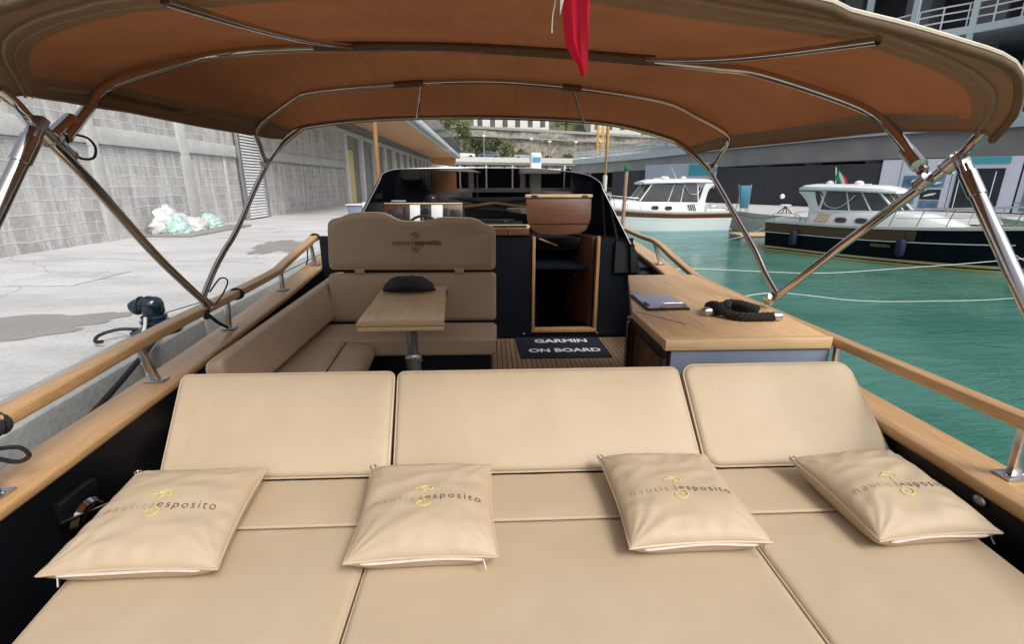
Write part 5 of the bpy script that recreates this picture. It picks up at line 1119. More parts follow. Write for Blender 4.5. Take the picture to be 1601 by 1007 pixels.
def pillow(BL, BR, TR, TL, lab, seed, thick=.098, tx=(.5, .63), tsz=.0415, ang=0, grey_first='thread_grey'):
    c = [Vector((*p, .603)) for p in (BL, BR, TR, TL)]
    for i in (2, 3): c[i].z = .622
    t = thing('throw_cushion', lab, 'throw cushion', (sum(p.x for p in c) / 4, sum(p.y for p in c) / 4, .555), group='tan throw cushions on the sunbed')
    def base(u, v):
        s_, q_ = 2 * u - 1, 2 * v - 1; s2 = s_ * (1 - .055 * (1 - q_ * q_)); q2 = q_ * (1 - .055 * (1 - s_ * s_)); a_, b_ = (s2 + 1) / 2, (q2 + 1) / 2
        return c[0] * (1 - a_) * (1 - b_) + c[1] * a_ * (1 - b_) + c[2] * a_ * b_ + c[3] * (1 - a_) * b_
    def wr(u, v):
        # creases radiating from corners and puckers along the seams
        d = 0
        for k, (cu, cv) in enumerate(((0, 0), (1, 0), (1, 1), (0, 1))):
            du, dv = u - cu, v - cv; r_ = math.hypot(du, dv)
            if r_ < .62: an = math.atan2(abs(dv), abs(du)); d += .0050 * math.sin(an * 15 + seed * 3 + k * 1.7 + 3 * noise.noise(Vector((r_ * 4, seed, k)))) * (r_ / .16) * math.exp(-r_ / .16) * math.sin(an * 2)
        e = min(u, 1 - u, v, 1 - v); s_ = u if min(v, 1 - v) < min(u, 1 - u) else v
        d += .0035 * noise.noise(Vector((s_ * 13, seed, 2))) * math.exp(-((e - .05) / .05) ** 2)
        d += .010 * noise.noise(Vector((u * 2.4, v * 2.4, seed))) + .006 * (1 - abs(noise.noise(Vector((u * 2.2 + v * 2.5, v * 5.5 - u * 2, seed + 5)))) * 3) * math.exp(-e * 0) * min(1, e * 8) * .6
        return d
    def top(u, v):
        s_, q_ = 2 * u - 1, 2 * v - 1; h = (max(0, 1 - abs(s_) ** 3.2) * max(0, 1 - abs(q_) ** 3.2)) ** .5
        p = base(u, v); return Vector((p.x, p.y, p.z + thick * .60 * h + wr(u, v) * min(1, h * 3)))
    def bot(u, v):
        s_, q_ = 2 * u - 1, 2 * v - 1; h = (max(0, 1 - abs(s_) ** 3.2) * max(0, 1 - abs(q_) ** 3.2)) ** .5
        p = base(u, v); return Vector((p.x, p.y, max(.556, p.z - .1 * h)))
    N = 60; sp = [(1 - math.cos(math.pi * i / N)) / 2 * .6 + i / N * .4 for i in range(N + 1)]
    mb = MB(); mb.grid([[top(u, v) for u in sp] for v in sp]); mb.grid([[bot(u, v) for u in sp] for v in sp], flip=True)
    mb.build('cover', M['vinyl_pillow'], t, weld=1e-5)
    q = MB(); lp = [base(u, 0) for u in sp[:-1]] + [base(1, v) for v in sp[:-1]] + [base(u, 1) for u in reversed(sp[1:])] + [base(0, v) for v in reversed(sp[1:])]
    q.tube(clean_loop(lp), .0042, 6, closed=True); q.build('piping', M['piping'], t)
    q = MB(); q.tube([base(u, 0) + Vector((0, -.002, -.006 + .002 * math.sin(u * 9 + seed))) for u in [.1 + .8 * i / 24 for i in range(25)]], [.002] + [.0065] * 23 + [.002], 8, flat=.6); q.build('zip', M['zip'], t)
    zu = .12 if seed % 2 else .9
    if seed == 3: zu = .93
    q = MB(); p_ = base(zu, 0); q.tube([p_ + Vector((0, -.008, -.004)), p_ + Vector((.006, -.020, -.024))], .0028, 6); q.build('zip_puller', M['chrome'], t)
    # eyelet at the top left corner
    q = MB(); p_ = base(.0, 1); ct = p_ + Vector((.006, -.002, .006)); q.tube([ct + Vector((.010 * math.cos(R(a_)), .010 * math.sin(R(a_)), .001)) for a_ in range(0, 360, 30)], .0024, 6, closed=True); q.build('eyelet', M['steel'], t)
    Wd = (c[1] - c[0]).length; Hd = (c[3] - c[0]).length; ca, sa = math.cos(ang), math.sin(ang)
    def fn(x, y, lift=.0016):
        x, y = x * ca - y * sa, x * sa + y * ca; return top(min(.98, max(.02, tx[0] + x / Wd)), min(.98, max(.02, tx[1] + y / Hd))) + Vector((0, 0, lift))
    L1 = tsz * .60 * 7 * .93; q = MB()
    w1 = text_on(q, 'nautica', tsz, fn, -.19, -.015, spacing=1.34, bold=-.0007); q.build('lettering_light', M[grey_first], t, smooth=False)
    q = MB(); text_on(q, 'esposito', tsz, fn, -.19 + w1 + .006, -.015, spacing=1.28, bold=-.0004); q.build('lettering_dark', M['thread_dark'], t, smooth=False)
    q = MB()
    for st in [emblem_pts()[0]] + emblem_pts()[1:]: q.tube([fn(-.19 + w1 + .004 + p.x, p.y + .002, .0015) for p in st], .0028, 6, flat=.6)
    q.tube([fn(-.19 + w1 + .004 + x, y + .002, .0006) for x, y in ((-.004, .026), (-.008, .012), (-.006, -.002), (-.004, -.016))], .0013, 5)
    q.build('gold_emblem', M['gold'], t)
pillow((-1.205, 1.081), (-.742, 1.084), (-.801, 1.535), (-1.242, 1.518), 'leftmost tan throw cushion, its corner overhanging the black gap', 1, tx=(.53, .43))
pillow((-.409, 1.087), (.013, 1.093), (-.006, 1.515), (-.431, 1.515), 'tan throw cushion straddling the left sunbed seam, square to the camera', 2, tx=(.55, .44))
pillow((.385, 1.107), (.803, 1.113), (.791, 1.545), (.389, 1.545), 'tan throw cushion whose front right corner touches the right sunbed seam', 3, tx=(.54, .40))
pillow((1.114, 1.104), (1.502, 1.121), (1.505, 1.546), (1.093, 1.505), 'rightmost tan throw cushion, next to the black starboard bulwark', 4, tx=(.56, .39), grey_first='thread_grey')

# port bench
t = thing('bench_seat', 'tan upholstered bench along the port side behind the sunbed backrest', 'bench', (-1.2, 3.0, 0))
mb = MB(); mb.box(-1.60, -.98, 2.05, 3.72, .001, .27); mb.build('base', M['navy'], t, smooth=False)
make_pad('seat_cushion', None, None, [(-1.44, 2.05, .42), (-1.03, 2.05, .42), (-1.14, 3.60, .42), (-1.45, 3.60, .42)], .14, t, m='vinyl_seat_shaded', r=.02, R4=.03, puff=.008, wob=.006, seed=11, pipe=.004)
make_pad('front_bolster', None, None, [(-1.022, 2.05, .418), (-.80, 2.05, .385), (-.90, 3.60, .385), (-1.132, 3.60, .418)], .13, t, m='vinyl_seat_shaded', r=.045, R4=.05, puff=.012, wob=.005, seed=12, pipe=.0)
make_pad('back_cushion', None, None, [(-1.44, 4.78, .44), (-1.425, 2.32, .44), (-1.445, 2.30, .72), (-1.545, 4.78, .735)], .10, t, m='vinyl_seat_shaded', r=.03, R4=.04, puff=.012, wob=.008, seed=13, nu=70)
for y in (2.9, 3.75): mb = MB(); mb.box(-1.47, -1.40, y, y + .03, .40, .455); mb.build('bracket', M['chrome'], t, bevel=.01)
mb = MB(); mb.box(-1.60, -1.50, 2.3, 4.85, .001, .60); mb.build('bench_back_frame', M['navy'], t, smooth=False)

# helm seat
t = thing('helm_seat', 'double tan helm seat with scalloped top edge facing the table', 'seat', (-.65, 3.95, 0))
mb = MB(); mb.box(-1.46, .0, 3.74, 4.30, .001, .27); mb.build('base', M['navy'], t, smooth=False)
make_pad('seat_cushion', None, None, [(-1.44, 3.62, .42), (.037, 3.60, .42), (.045, 4.06, .42), (-1.45, 4.06, .42)], .15, t, m='vinyl_seat_shaded', r=.03, R4=.04, puff=.008, wob=.006, seed=14)
make_pad('lower_back', None, None, [(-1.40, 4.09, .43), (.042, 4.09, .43), (.046, 4.13, .845), (-1.385, 4.13, .845)], .10, t, m='vinyl_seat_shaded', r=.022, R4=.03, puff=.010, wob=.006, seed=15, pipe=.004)
out = [(-1.375, .885), (.045, .872), (.047, 1.10), (.049, 1.222), (.03, 1.238), (-.03, 1.246), (-.062, 1.262), (-.10, 1.295), (-.15, 1.308), (-.42, 1.314), (-.47, 1.305), (-.51, 1.285), (-.56, 1.278), (-.76, 1.284), (-.80, 1.298), (-.85, 1.335), (-.90, 1.353), (-1.0, 1.357), (-1.15, 1.354), (-1.20, 1.342), (-1.235, 1.318), (-1.33, 1.305), (-1.362, 1.28)]
def scallop(y0, y1, m, nm, par):
    # domed pad with an irregular outline: rings inset towards the middle
    cx = sum(p[0] for p in out) / len(out); cz = 1.08; pts = [Vector((x, 0, z)) for x, z in out]; pts = resample(pts + [pts[0]], 200)[:-1]; n = len(pts)
    for _ in range(6): pts = [(pts[i - 1] + pts[i] * 2 + pts[(i + 1) % n]) * .25 for i in range(n)]
    nr = []
    for i in range(n): d_ = (pts[(i + 1) % n] - pts[i - 1]).normalized(); nr.append(Vector((d_.z, 0, -d_.x)))
    rings = []
    for ins, dy in ((0, .028), (.003, .014), (.010, .004), (.024, 0), (.05, -.004), (.056, -.004), (.062, -.004)): rings.append([Vector((p.x - q_.x * ins, y0 + (p.z - .87) * .10 + dy, p.z - q_.z * ins)) for p, q_ in zip(pts, nr)])
    back = [Vector((p.x, y1 + (p.z - .87) * .10, p.z)) for p in pts]
    mb = MB(); allr = [back] + rings; mb.grid([r_ + [r_[0]] for r_ in allr]); mb.add(rings[-1], [tuple(range(n))]); mb.add(back, [tuple(range(n - 1, -1, -1))])
    o = mb.build(nm, M[m], par, weld=1e-5); q = MB(); q.tube(clean_loop([p + Vector((0, -.004, 0)) for p in rings[1]], .002), .0052, 6, closed=True); q.build('piping', M['piping'], o); return o
scallop(4.12, 4.22, 'vinyl_seat_shaded', 'upper_back', t)
mb = MB(); mb.tube([(-1.36, 4.18, .862), (.03, 4.18, .858)], .012, 10); mb.build('hinge_rod', M['rubber'], t)
for x in (-1.12, -.27): mb = MB(); mb.box(x - .04, x + .04, 4.12, 4.15, .84, .89); mb.build('hinge_strap', M['vinyl_seat_shaded'], t, bevel=.008)
sf = lambda x, y: Vector((-.575 + x, 4.108 + (1.11 + y - .87) * .10, 1.11 + y))
q = MB(); w1 = text_on(q, 'nautica', .062, sf, -.255, -.02, spacing=1.05); q.build('lettering_light', M['thread_brown'], t, smooth=False)
q = MB(); text_on(q, 'esposito', .062, sf, -.255 + w1 + .006, -.02, spacing=1.05, bold=.0015); q.build('lettering_dark', M['thread_dark'], t, smooth=False)
q = MB()
for st in emblem_pts(): q.tube([sf(-.255 + w1 + .01 + p.x * 1.3, p.y * 1.5) for p in st], .003, 6)
q.build('emblem', M['thread_brown'], t)

# pedestal table
t = thing('pedestal_table', 'folding teak table on a silver pedestal in front of the helm seat', 'table', (-.57, 3.3, 0))
mb = MB(); mb.prism([(-.85, 2.94), (-.30, 2.94), (-.378, 4.03), (-.905, 4.03)], .722, .75); mb.build('table_top', M['teak_table'], t, bevel=.004)
mb = MB(); mb.prism([(-.85, 2.945), (-.30, 2.945), (-.378, 4.025), (-.905, 4.025)], .690, .717); mb.build('folding_leaf', M['teak_table'], t, bevel=.004)
mb = MB(); mb.box(-.80, -.36, 3.0, 3.98, .716, .723); mb.build('spacer', M['rubber'], t)
mb = MB(); mb.prism([(-.8505, 2.9385), (-.2995, 2.9385), (-.3035, 2.968), (-.8505, 2.968)], .7245, .7515); mb.build('edge_lipping', M['teak_x'], t, bevel=.003)
mb = MB(); mb.lathe((-.565, 3.3, .30), [(.040, 0), (.040, .39)], 28); mb.build('upper_tube', M['alu'], t)
mb = MB(); mb.lathe((-.565, 3.3, 0), [(.13, 0), (.13, .012), (.06, .03), (.053, .05), (.053, .36), (.060, .365), (.060, .385), (.053, .39), (.045, .41), (.041, .412)], 28); mb.build('lower_tube', M['alu'], t)
mb = MB(); mb.tube([(-.52, 3.26, .375), (-.49, 3.23, .378)], .010, 8); mb.build('clamp_screw', M['chrome'], t)

# black waist bag on the table
t = thing('waist_bag', 'soft black waist bag lying at the far end of the teak table', 'bag', (-.66, 3.86, .75))
rows = []
for i in range(25):
    u = i / 24; row = []
    for k in range(33):
        a_ = 2 * math.pi * (k % 32) / 32; rx = .215; prof = math.sin(math.pi * u) ** .42
        hgt = .062 * prof * (1 + .25 * noise.noise(Vector((u * 6, math.cos(a_) * 2, math.sin(a_) * 2)))); dep = .085 * prof * (1 + .15 * noise.noise(Vector((u * 5, 9, math.cos(a_)))))
        x = -.66 + rx * (2 * u - 1); yy = 3.85 + .035 * (1 - (2 * u - 1) ** 2) * -1 + dep * math.cos(a_); zz = .752 + hgt + hgt * math.sin(a_) * 1.0
        row.append(Vector((x, yy + .008 * noise.noise(Vector((u * 14, a_, 0))), zz + .006 * noise.noise(Vector((u * 16, a_ * 2, 3))) * (math.sin(a_) > -.3))))
    rows.append(row)
mb = MB(); mb.grid(rows); mb.build('pouch', M['canvas_black'], t, weld=1e-5)
mb = MB(); mb.tube(cat([(-.84, 3.80, .80), (-.74, 3.775, .835), (-.62, 3.765, .84), (-.50, 3.79, .81)], 6), .004, 6); mb.build('zip', M['rubber'], t)
mb = MB(); mb.tube(cat([(-.87, 3.84, .775), (-.80, 3.765, .79), (-.68, 3.735, .80), (-.55, 3.75, .79), (-.46, 3.83, .775)], 6), .010, 8, flat=.5); mb.build('strap', M['rubber'], t)

# teak galley counter
t = thing('galley_counter', 'teak topped galley counter on the starboard side with a dark wood door', 'counter', (1.2, 2.8, 0))
TP = [(.80, 2.06), (1.60, 2.06), (1.615, 2.5), (1.60, 3.68), (1.08, 3.68), (.815, 2.60)]
mb = MB(); mb.prism([(.80, 2.10), (1.60, 2.10), (1.615, 2.5), (1.60, 3.68), (1.08, 3.68), (.80, 2.60)], .855, .90); mb.build('counter_top', M['teak'], t, bevel=.005)
mb = MB(); mb.prism([(.800, 2.052), (1.585, 2.052), (1.606, 2.072), (1.603, 2.1), (.80, 2.1)], .852, .902); mb.build('front_lipping', M['teak_x'], t, bevel=.004)
mb = MB(); mb.tube([(.815, 2.58, .9012), (1.0, 2.31, .9012)], .0012, 4); mb.tube([(.93, 3.1, .9012), (1.12, 2.62, .9012)], .0012, 4); mb.build('joint_line', M['mahogany'], t)
mb = MB(); mb.prism([(.83, 2.075), (1.60, 2.075), (1.60, 3.66), (1.10, 3.66), (.83, 2.62)], .001, .853); mb.build('carcass', M['mahogany'], t, smooth=False)
mb = MB(); mb.box(.835, 1.585, 2.064, 2.073, .62, .848); mb.build('front_panel', M['bluegrey'], t, bevel=.002)
mb = MB(); mb.box(.806, .828, 2.085, 2.60, .80, .85); mb.box(.806, .828, 2.085, 2.125, .05, .80); mb.build('black_frame', M['rubber'], t, bevel=.004)
mb = MB(); mb.box(.812, .829, 2.14, 2.56, .12, .785); dr = mb.build('door', M['mahogany_z'], t, bevel=.006)
q = MB(); q.ball((.803, 2.32, .60), .018); q.build('knob', M['mahogany'], dr)
mb = MB(); mb.box(.79, .835, 2.61, 2.665, .001, .853); mb.build('corner_post', M['mahogany_z'], t, bevel=.006)
mb = MB(); mb.tube([(.785, 2.585, .12), (.785, 2.585, .84)], .009, 8); mb.box(.775, .80, 2.575, 2.60, .36, .44); mb.build('lift_rod', M['chrome'], t)

# clipboard with papers
t = thing('clipboard', 'black clipboard with pale papers on the left edge of the teak counter', 'clipboard', (1.0, 2.78, .90))
def rq(cx, cy, w_, h_, a_): ca, sa = math.cos(a_), math.sin(a_); return [(cx + x * ca - y * sa, cy + x * sa + y * ca) for x, y in ((-w_ / 2, -h_ / 2), (w_ / 2, -h_ / 2), (w_ / 2, h_ / 2), (-w_ / 2, h_ / 2))]
CPQ = [(.882, 2.585), (1.135, 2.595), (1.13, 2.93), (.885, 2.965)]
mb = MB(); mb.prism(CPQ, .903, .911); mb.build('board', M['rubber'], t, bevel=.002)
M['paper'] = mat('lilac_paper', (.34, .37, .50), .35, noise_amt=.06, scale=6)
mb = MB(); mb.hexa([(.893, 2.60, .912), (1.123, 2.612, .912), (1.118, 2.915, .912), (.895, 2.945, .912)], [(.893, 2.60, .916), (1.123, 2.612, .920), (1.118, 2.915, .916), (.895, 2.945, .922)]); mb.build('papers', M['paper'], t)
mb = MB(); mb.box(.97, 1.11, 2.594, 2.606, .916, .928); mb.tube([(.975, 2.60, .93), (.985, 2.625, .934), (1.10, 2.63, .934), (1.108, 2.605, .93)], .005, 6); mb.build('clip', M['chrome'], t)
mb = MB(); mb.tube([(.90, 2.70, .923), (.905, 2.63, .924)], .005, 6); mb.build('pen', M['rubber'], t)
# twisted black barrier rope with chrome ends
t = thing('twisted_rope', 'thick twisted black rope with chrome end caps lying on the teak counter', 'rope', (1.33, 2.45, .90))
def twist(c, r, turns, m='rope_black'):
    c = resample(cat(c, 10), 70); mb = MB()
    for ph in range(3):
        pts = []
        for i, p in enumerate(c):
            t_ = (c[min(i + 1, 69)] - c[max(i - 1, 0)]).normalized(); sd = t_.cross(Vector((0, 0, 1))).normalized(); u_ = sd.cross(t_); a_ = 2 * math.pi * (turns * i / 69 + ph / 3)
            pts.append(p + (sd * math.cos(a_) + u_ * math.sin(a_)) * r * .52)
        mb.tube(pts, r * .58, 8)
    return mb
z1, z2 = .923, .957
mb = twist([(1.20, 2.475, z1), (1.29, 2.50, z1), (1.40, 2.50, z1), (1.45, 2.56, z1), (1.38, 2.60, z1), (1.28, 2.585, z1)], .024, 6); mb.build('strand', M['rope_black'], t)
mb = twist([(1.28, 2.585, z1), (1.22, 2.55, z1 + .01), (1.22, 2.47, z2), (1.27, 2.40, z1), (1.33, 2.36, z1), (1.48, 2.36, z1)], .024, 6); mb.build('strand', M['rope_black'], t)
mb = twist([(1.25, 2.43, z2), (1.31, 2.50, z2 + .006), (1.38, 2.44, z2), (1.43, 2.45, z1 + .02), (1.37, 2.53, z1 + .03)], .023, 4.5); mb.build('strand', M['rope_black'], t)
for a_, b_ in (((1.205, 2.475, .925), (1.155, 2.47, .925)), ((1.475, 2.36, .925), (1.52, 2.36, .925))):
    mb = MB(); a_ = Vector(a_); b_ = Vector(b_); mb.tube([a_, a_.lerp(b_, .2), a_.lerp(b_, .7), b_], [.023, .025, .025, .022], 16); mb.build('end_cap', M['steel'], t)
# floor mat
t = thing('floor_mat', 'navy doormat with white capital lettering on the teak sole before the cabin door', 'mat', (.7, 4.55, .004))
mb = MB(); mb.prism([(.28, 4.233), (1.149, 4.228), (1.141, 4.836), (.252, 4.862)], .003, .012); mb.build('rug', mat('navy_rug', (.012, .014, .03), .95, noise_amt=.35, scale=50, bump=.6, bscale=300), t, bevel=.002)
fm = lambda cx, cy: (lambda x, y: Vector((cx + x, cy + y, .0135)))
q = MB(); text_on(q, 'GARMIN', .145, fm(.72, 4.67), 0, 0, 'C', spacing=1.0, bold=.005); q.build('lettering', M['paper_white'], t, smooth=False)
q = MB(); text_on(q, 'ON BOARD', .135, fm(.72, 4.385), 0, 0, 'C', spacing=1.0, bold=.005); q.build('lettering', M['paper_white'], t, smooth=False)

# ================================================================ BIMINI
bim = thing('bimini', 'tan canvas bimini top on polished steel bows over the cockpit', 'bimini', (.07, 2.6, .66))
def S(pts, y=None): return resample(cat([(p[0], y if y is not None else p[1], p[-1]) for p in pts], 10), 57)
s1 = S([(-1.507, 1.905), (-1.46, 1.945), (-1.314, 2.0), (-.76, 2.055), (.03, 2.070), (.836, 2.038), (1.326, 1.94), (1.50, 1.865), (1.565, 1.815)], 3.8)
s2 = S([(-1.47, 1.885), (-1.45, 1.96), (-1.41, 2.03), (-1.29, 2.125), (-.92, 2.190), (.028, 2.240), (.964, 2.160), (1.37, 2.06), (1.53, 1.96), (1.59, 1.885), (1.605, 1.82)], 3.32)
s3 = S([(-1.46, 2.15, 1.872), (-1.50, 2.17, 1.93), (-1.50, 2.32, 2.06), (-1.40, 2.55, 2.18), (-1.15, 2.64, 2.245), (-.69, 2.69, 2.275), (.024, 2.65, 2.262), (.982, 2.49, 2.170), (1.40, 2.32, 2.07), (1.55, 2.12, 1.93), (1.60, 2.02, 1.84), (1.60, 2.0, 1.795)])
s4 = S([(-1.45, 1.71, 1.864), (-1.40, 1.637, 1.90), (-1.344, 1.55, 1.941), (-1.263, 1.477, 1.971), (-1.117, 1.394, 1.992), (-.963, 1.335, 2.005), (-.782, 1.29, 2.015), (0, 1.25, 2.06), (.672, 1.285, 2.0), (.845, 1.302, 1.982), (1.036, 1.329, 1.959), (1.274, 1.386, 1.915), (1.416, 1.434, 1.878), (1.495, 1.478, 1.844), (1.545, 1.536, 1.80), (1.575, 1.591, 1.757)])
s5 = S([(-1.47, 1.65, 1.85), (-1.44, 1.548, 1.895), (-1.33, 1.431, 1.95), (-1.16, 1.333, 1.985), (-1.035, 1.289, 1.993), (-.84, 1.228, 2.005), (0, 1.16, 2.055), (.701, 1.206, 1.993), (.826, 1.23, 1.974), (.973, 1.253, 1.956), (1.178, 1.291, 1.927), (1.313, 1.319, 1.906), (1.402, 1.349, 1.882), (1.471, 1.394, 1.847), (1.55, 1.467, 1.795), (1.60, 1.56, 1.735)])
secs = [s5, s4, s3, s2, s1]; K = 9; rows = []
for j in range(len(secs) - 1):
    for k in range(K):
        t_ = k / K; P0, P1, P2, P3 = (secs[max(j - 1, 0)], secs[j], secs[j + 1], secs[min(j + 2, 4)])
        row = []
        for i in range(57):
            p0, p1, p2, p3 = P0[i], P1[i], P2[i], P3[i]; m1, m2 = (p2 - p0) * .32, (p3 - p1) * .32
            h00, h10, h01, h11 = 2 * t_ ** 3 - 3 * t_ ** 2 + 1, t_ ** 3 - 2 * t_ ** 2 + t_, -2 * t_ ** 3 + 3 * t_ ** 2, t_ ** 3 - t_ ** 2
            q = p1 * h00 + m1 * h10 + p2 * h01 + m2 * h11
            sag = .018 * math.sin(math.pi * t_) * math.sin(math.pi * i / 56) ** .5 if j > 0 else 0
            q.z -= sag + .006 * noise.noise(Vector((i * .13, (j + t_) * 2.2, 0))); row.append(q)
        rows.append(row)
rows.append(s1)
mb = MB(); n_, m_ = len(rows), 57
vs = [p for r_ in rows for p in r_]; mb.v = vs
for i in range(n_ - 1):
    for j in range(m_ - 1):
        mb.f.append((i * m_ + j, i * m_ + j + 1, (i + 1) * m_ + j + 1, (i + 1) * m_ + j))
        hemw = 2
        mb.mi.append(1 if (i < K + 2 or i >= n_ - 2 or j < hemw or j >= m_ - 1 - hemw + 1) else 0)
can = mb.build('canopy', [M['canvas'], M['canvas_hem']], bim)
q = MB(); q.tube([p + Vector((0, -.004, -.006)) for p in rows[0]], .011, 12); q.build('edge_sleeve', M['canvas_hem'], can)
q = MB(); q.tube([p + Vector((0, -.008, .009)) for p in rows[0]], .006, 6); q.build('edge_piping', M['canvas_edge'], can)
q = MB(); q.tube([r_[0] for r_ in rows], .005, 6); q.build('edge_piping', M['canvas_trim'], can); q = MB(); q.tube([r_[-1] for r_ in rows], .005, 6); q.build('edge_piping', M['canvas_trim'], can)
q = MB(); q.tube(rows[-1], .007, 6); q.build('edge_piping', M['canvas_hem'], can)
def ribbon(r_, w_, off=.004):
    out_ = []
    for i, p in enumerate(r_):
        out_.append([p + Vector((0, -w_ / 2, -off)), p + Vector((0, w_ / 2, -off))])
    return out_
q = MB(); q.grid(ribbon(rows[K], .012, .010)); q.build('seam_tape', M['canvas_trim'], can); 
q = MB(); q.grid(ribbon(rows[K + 1], .004, .010)); q.build('seam_tape', M['canvas_trim'], can)
for jj in (1, 55):
    q = MB(); q.grid([[r_[jj] + Vector((0, 0, -.006)), r_[jj + (1 if jj < 20 else -1)].lerp(r_[jj], .55) + Vector((0, 0, -.006))] for r_ in rows[K + 3:-1]]); q.build('side_tape', M['canvas_trim'], can)
BR = .0165
def tubeo(nm, pts, r=BR, m='chrome', par=bim, seg=14, n=8, smooth=True):
    q = MB(); q.tube(cat(pts, n) if smooth else pts, r, seg); return q.build(nm, M[m], par)
def under(sec, off=.025, a=0, b=57): return [p + Vector((-.012 * (1 if p.x > 0 else -1), 0, -off)) for p in sec[a:b]]
# front bow and its legs
fb = under(s1, .014, 3, 54); tubeo('front_bow', [fb[0]] + fb[1:-1:2] + [fb[-1]], .014, n=3)
JR, JL = Vector((1.615, 2.60, .955)), Vector((-1.60, 2.70, .965))
tubeo('front_leg', [tuple(fb[-1]), (1.56, 3.55, 1.70), (1.60, 3.05, 1.34), (1.62, 2.87, 1.20), (1.63, 2.74, 1.08), (1.633, 2.59, .98)], BR)
tubeo('front_leg', [tuple(fb[0]), (-1.53, 3.62, 1.76), (-1.58, 3.12, 1.32), (-1.60, 2.98, 1.21), (-1.61, 2.85, 1.11), (-1.592, 2.66, .985)], BR)
# second bow
b2 = under(s2, .030, 6, 51)
tubeo('second_bow', [(-1.515, 3.50, 1.73), (-1.485, 3.38, 1.83), (-1.455, 3.31, 1.93), tuple(b2[0] + Vector((.02, 0, -.01)))] + [tuple(p) for p in b2[2:-2:3]] + [tuple(b2[-1] + Vector((-.02, 0, -.01))), (1.575, 3.31, 1.90), (1.575, 3.36, 1.80), (1.57, 3.48, 1.70)], BR, n=5)
# third bow down to the main bow
b3 = under(s3, .034, 7, 50)
tubeo('third_bow', [(-1.43, 1.80, 1.745), (-1.47, 1.98, 1.86), (-1.49, 2.15, 1.97)] + [tuple(p) for p in b3[1:-1:3]] + [(1.565, 2.10, 1.895), (1.59, 1.93, 1.775), (1.605, 1.79, 1.64)], .020, n=5)
# main aft bow from the rail up to the after edge
a4 = [a_.lerp(b_, .5) for a_, b_ in zip(s4, s5)]
tubeo('main_bow', [(-1.60, 2.72, .925), (-1.51, 2.25, 1.27), (-1.43, 1.86, 1.60), (-1.41, 1.68, 1.755), (-1.43, 1.64, 1.83), (-1.44, 1.61, 1.86)], .0188)
tubeo('main_bow', [(1.59, 1.56, 1.775), (1.605, 1.61, 1.741), (1.634, 1.729, 1.65), (1.62, 2.15, 1.32), (1.635, 2.66, .925)], .0188)
# aft struts down to the caprail
for pts in ([(-1.39, 1.645, 1.755), (-1.50, 1.30, 1.24), (-1.55, .93, .68)], [(1.625, 1.655, 1.655), (1.65, 1.30, 1.16), (1.68, .96, .68)]):
    a_, b_, c_ = [Vector(p) for p in pts]
    tubeo('aft_strut', [tuple(a_), tuple(a_.lerp(c_, .5)), tuple(c_)], .0225, smooth=False)
    q = MB(); d_ = (c_ - a_).normalized(); q.tube([a_ + d_ * .03, a_ + d_ * .12], .0265, 16); q.build('strut_collar', M['chrome'], bim)
    q = MB(); q.obox(a_ - d_ * .045, a_ + d_ * .05, .030, .040, up=(1, 0, 0)); q.build('jaw_hinge', M['steel'], bim, bevel=.005)
    q = MB(); q.lathe(tuple(c_ - Vector((0, 0, .012))), [(.05, 0), (.05, .01), (.03, .02), (.03, .06)], 16); q.build('deck_socket', M['chrome'], bim)
def clamp(c, d_, r=.027, L_=.06):
    c = Vector(c); d_ = Vector(d_).normalized(); q = MB(); q.tube([c - d_ * L_ / 2, c + d_ * L_ / 2], r, 16); q.tube([c - d_ * L_ * .6, c - d_ * L_ * .5], r * 1.12, 16); o = q.build('slide_clamp', M['steel'], bim)
    q = MB(); q.cyl(c + Vector((0, 0, -r * 1.3)), c + Vector((0, 0, r * 1.5)), .008, seg=10); q.build('clamp_bolt', M['chrome'], o)
for c_, d_ in (((-1.432, 1.78, 1.70), (.03, -.4, .36)), ((1.617, 1.79, 1.605), (-.02, -.4, .36)), ((-1.40, 1.68, 1.745), (.03, -.4, .36)), ((1.632, 1.71, 1.665), (0, -.4, .36)), ((1.61, 2.62, .955), (0, -.4, .36)), ((-1.60, 2.70, .945), (0, -.4, .36)), ((-1.515, 3.50, 1.73), (.1, .6, .5)), ((1.57, 3.48, 1.70), (-.1, .6, .5))): clamp(c_, d_, .024 if c_[1] > 3 else .026, .045)
q = MB(); p_ = Vector((-1.445, 1.83, 1.775)); q.tube([p_ - Vector((.012, .05, .032)), p_ + Vector((-.012, .05, .035))], .027, 16); q.build('bow_collar', M['chrome'], bim)
q = MB(); p_ = Vector((1.597, 1.84, 1.69)); q.tube([p_ - Vector((.012, .05, .03)), p_ + Vector((.012, .05, .03))], .027, 16); q.build('bow_collar', M['chrome'], bim)
# sleeves where the bows pass through canvas pockets
for sec, a_, b_, r_ in ((s3, 16, 41, .030), (s2, 17, 21, .026), (s2, 35, 38, .026)):
    q = MB(); q.tube(under(sec, .030, a_, b_), r_, 12, flat=.75); q.build('bow_pocket', M['canvas_hem'], bim)
# fore and aft spreader tubes under the canvas
def span(i, j0, j1, i2=None, r=.011):
    a_ = secs[j0][i] + Vector((0, 0, -.030)); b_ = secs[j1][i2 or i] + Vector((0, 0, -.022)); pts = [a_.lerp(b_, k / 8) for k in range(9)]
    # follow the sag of the cloth
    pts = [p - Vector((0, 0, .02 * math.sin(math.pi * k / 8))) for k, p in enumerate(pts)]
    tubeo('spreader', [tuple(p) for p in pts], r, n=2)
    q = MB(); q.obox(a_ + Vector((-.04, 0, -.006)), a_ + Vector((.03, 0, -.006)), .022, .018); q.build('spreader_hinge', M['rubber'], bim, bevel=.004)
span(19, 2, 1, 15); span(39, 2, 1, 44); span(20, 3, 4, 18, .008); span(36, 3, 4, 40, .008)
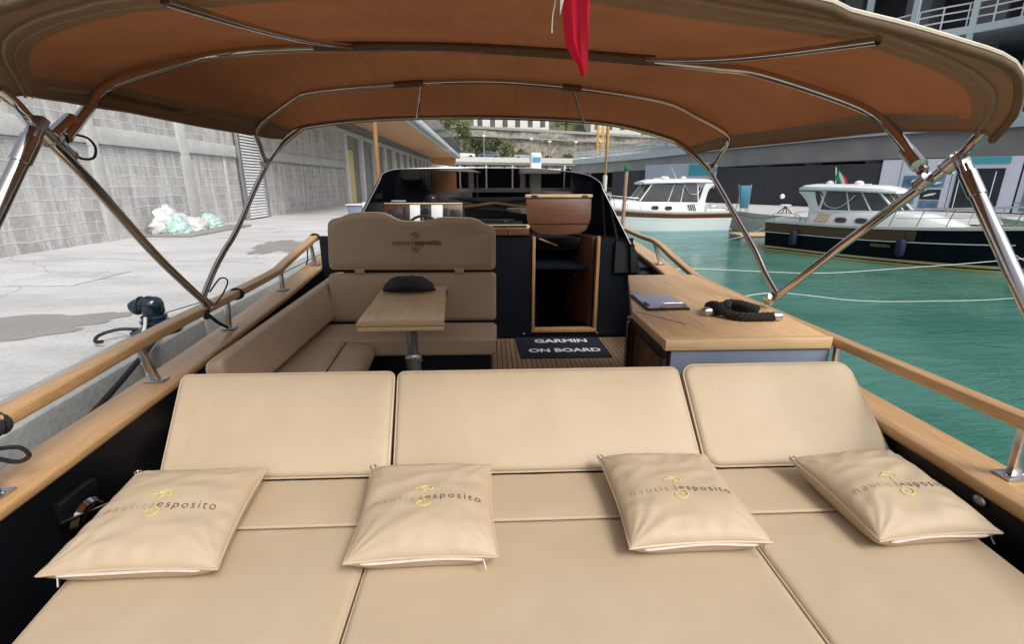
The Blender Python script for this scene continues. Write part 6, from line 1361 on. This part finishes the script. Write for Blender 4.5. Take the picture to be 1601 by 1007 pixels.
# black retaining cords
for pts, lab in (([(-1.44, 1.86, 1.76), (-1.415, 1.875, 1.75), (-1.40, 1.88, 1.72), (-1.41, 1.875, 1.685), (-1.43, 1.85, 1.68), (-1.44, 1.82, 1.70), (-1.43, 1.77, 1.735), (-1.40, 1.71, 1.75)], 'thin black safety cord looped at the port bow joint of the canopy frame'), ([(-1.60, 2.75, 1.0), (-1.58, 2.84, 1.06), (-1.55, 2.86, 1.04), (-1.57, 2.82, .97), (-1.60, 2.78, .92)], 'thin black cord looped at the foot of the port canopy frame')):
    q = MB(); q.tube(cat(pts, 6), .0045, 6); tag(q.build('safety_cord', M['rope_black']), lab, 'cord')
q = MB(); q.tube([(-1.60, 2.72, .93), (-1.62, 2.70, .86), (-1.655, 2.78, .84)], .012, 8); q.tube(cat([(-1.66, 2.8, .85), (-1.70, 2.95, .76), (-1.72, 3.08, .69)], 5), .010, 8); tag(q.build('base_strap', M['rope_black']), 'black strap tying the port canopy frame down through the rail', 'strap')

# ensign hanging from a short staff under the after edge
t = thing('ensign', 'red and white flag hanging in front of the canopy, its red point lowest', 'flag', (.15, .94, 1.78))
q = MB(); q.cyl((.118, .96, 1.98), (.118, .74, 2.42), .010); q.build('staff', M['teak_z'], t)
rows = []
prof = [(1.785, .173, .179), (1.80, .166, .180), (1.815, .153, .180), (1.835, .138, .180), (1.87, .132, .180), (1.91, .130, .181), (1.98, .122, .184), (2.06, .118, .19), (2.16, .118, .20), (2.26, .118, .215)]
cp = cat([(z, a_, b_) for z, a_, b_ in prof], 4)
def flagcol(f0, f1, m, nm):
    rr = []
    for p in cp:
        z, a_, b_ = p; r_ = []
        for k in range(11):
            f_ = f0 + (f1 - f0) * k / 10; x = a_ + (b_ - a_) * f_ - .005; r_.append(Vector((x, .94 + .012 * math.sin(f_ * 11 + (z - 1.78) * 6) + .004 * math.sin(z * 40), z)))
        rr.append(r_)
    q = MB(); q.grid(rr); return q.build(nm, M[m], t)
flagcol(.12, 1, 'red', 'red_stripe')
rr = [[Vector((.1245 + .0 + .004 * k * 1.0 * max(0, (z - 1.875)) * 22, .932, z)) for k in range(4)] for z in [1.875 + .03 * i for i in range(13)]]
q = MB(); q.grid(rr); q.build('white_stripe', M['flag_white'], t)
q = MB(); q.tube(cat([(.1135, .95, 1.853), (.1145, .95, 1.88), (.120, .95, 1.92), (.121, .94, 2.06)], 5), .0012, 6); q.build('halyard', M['rope_white'], t)
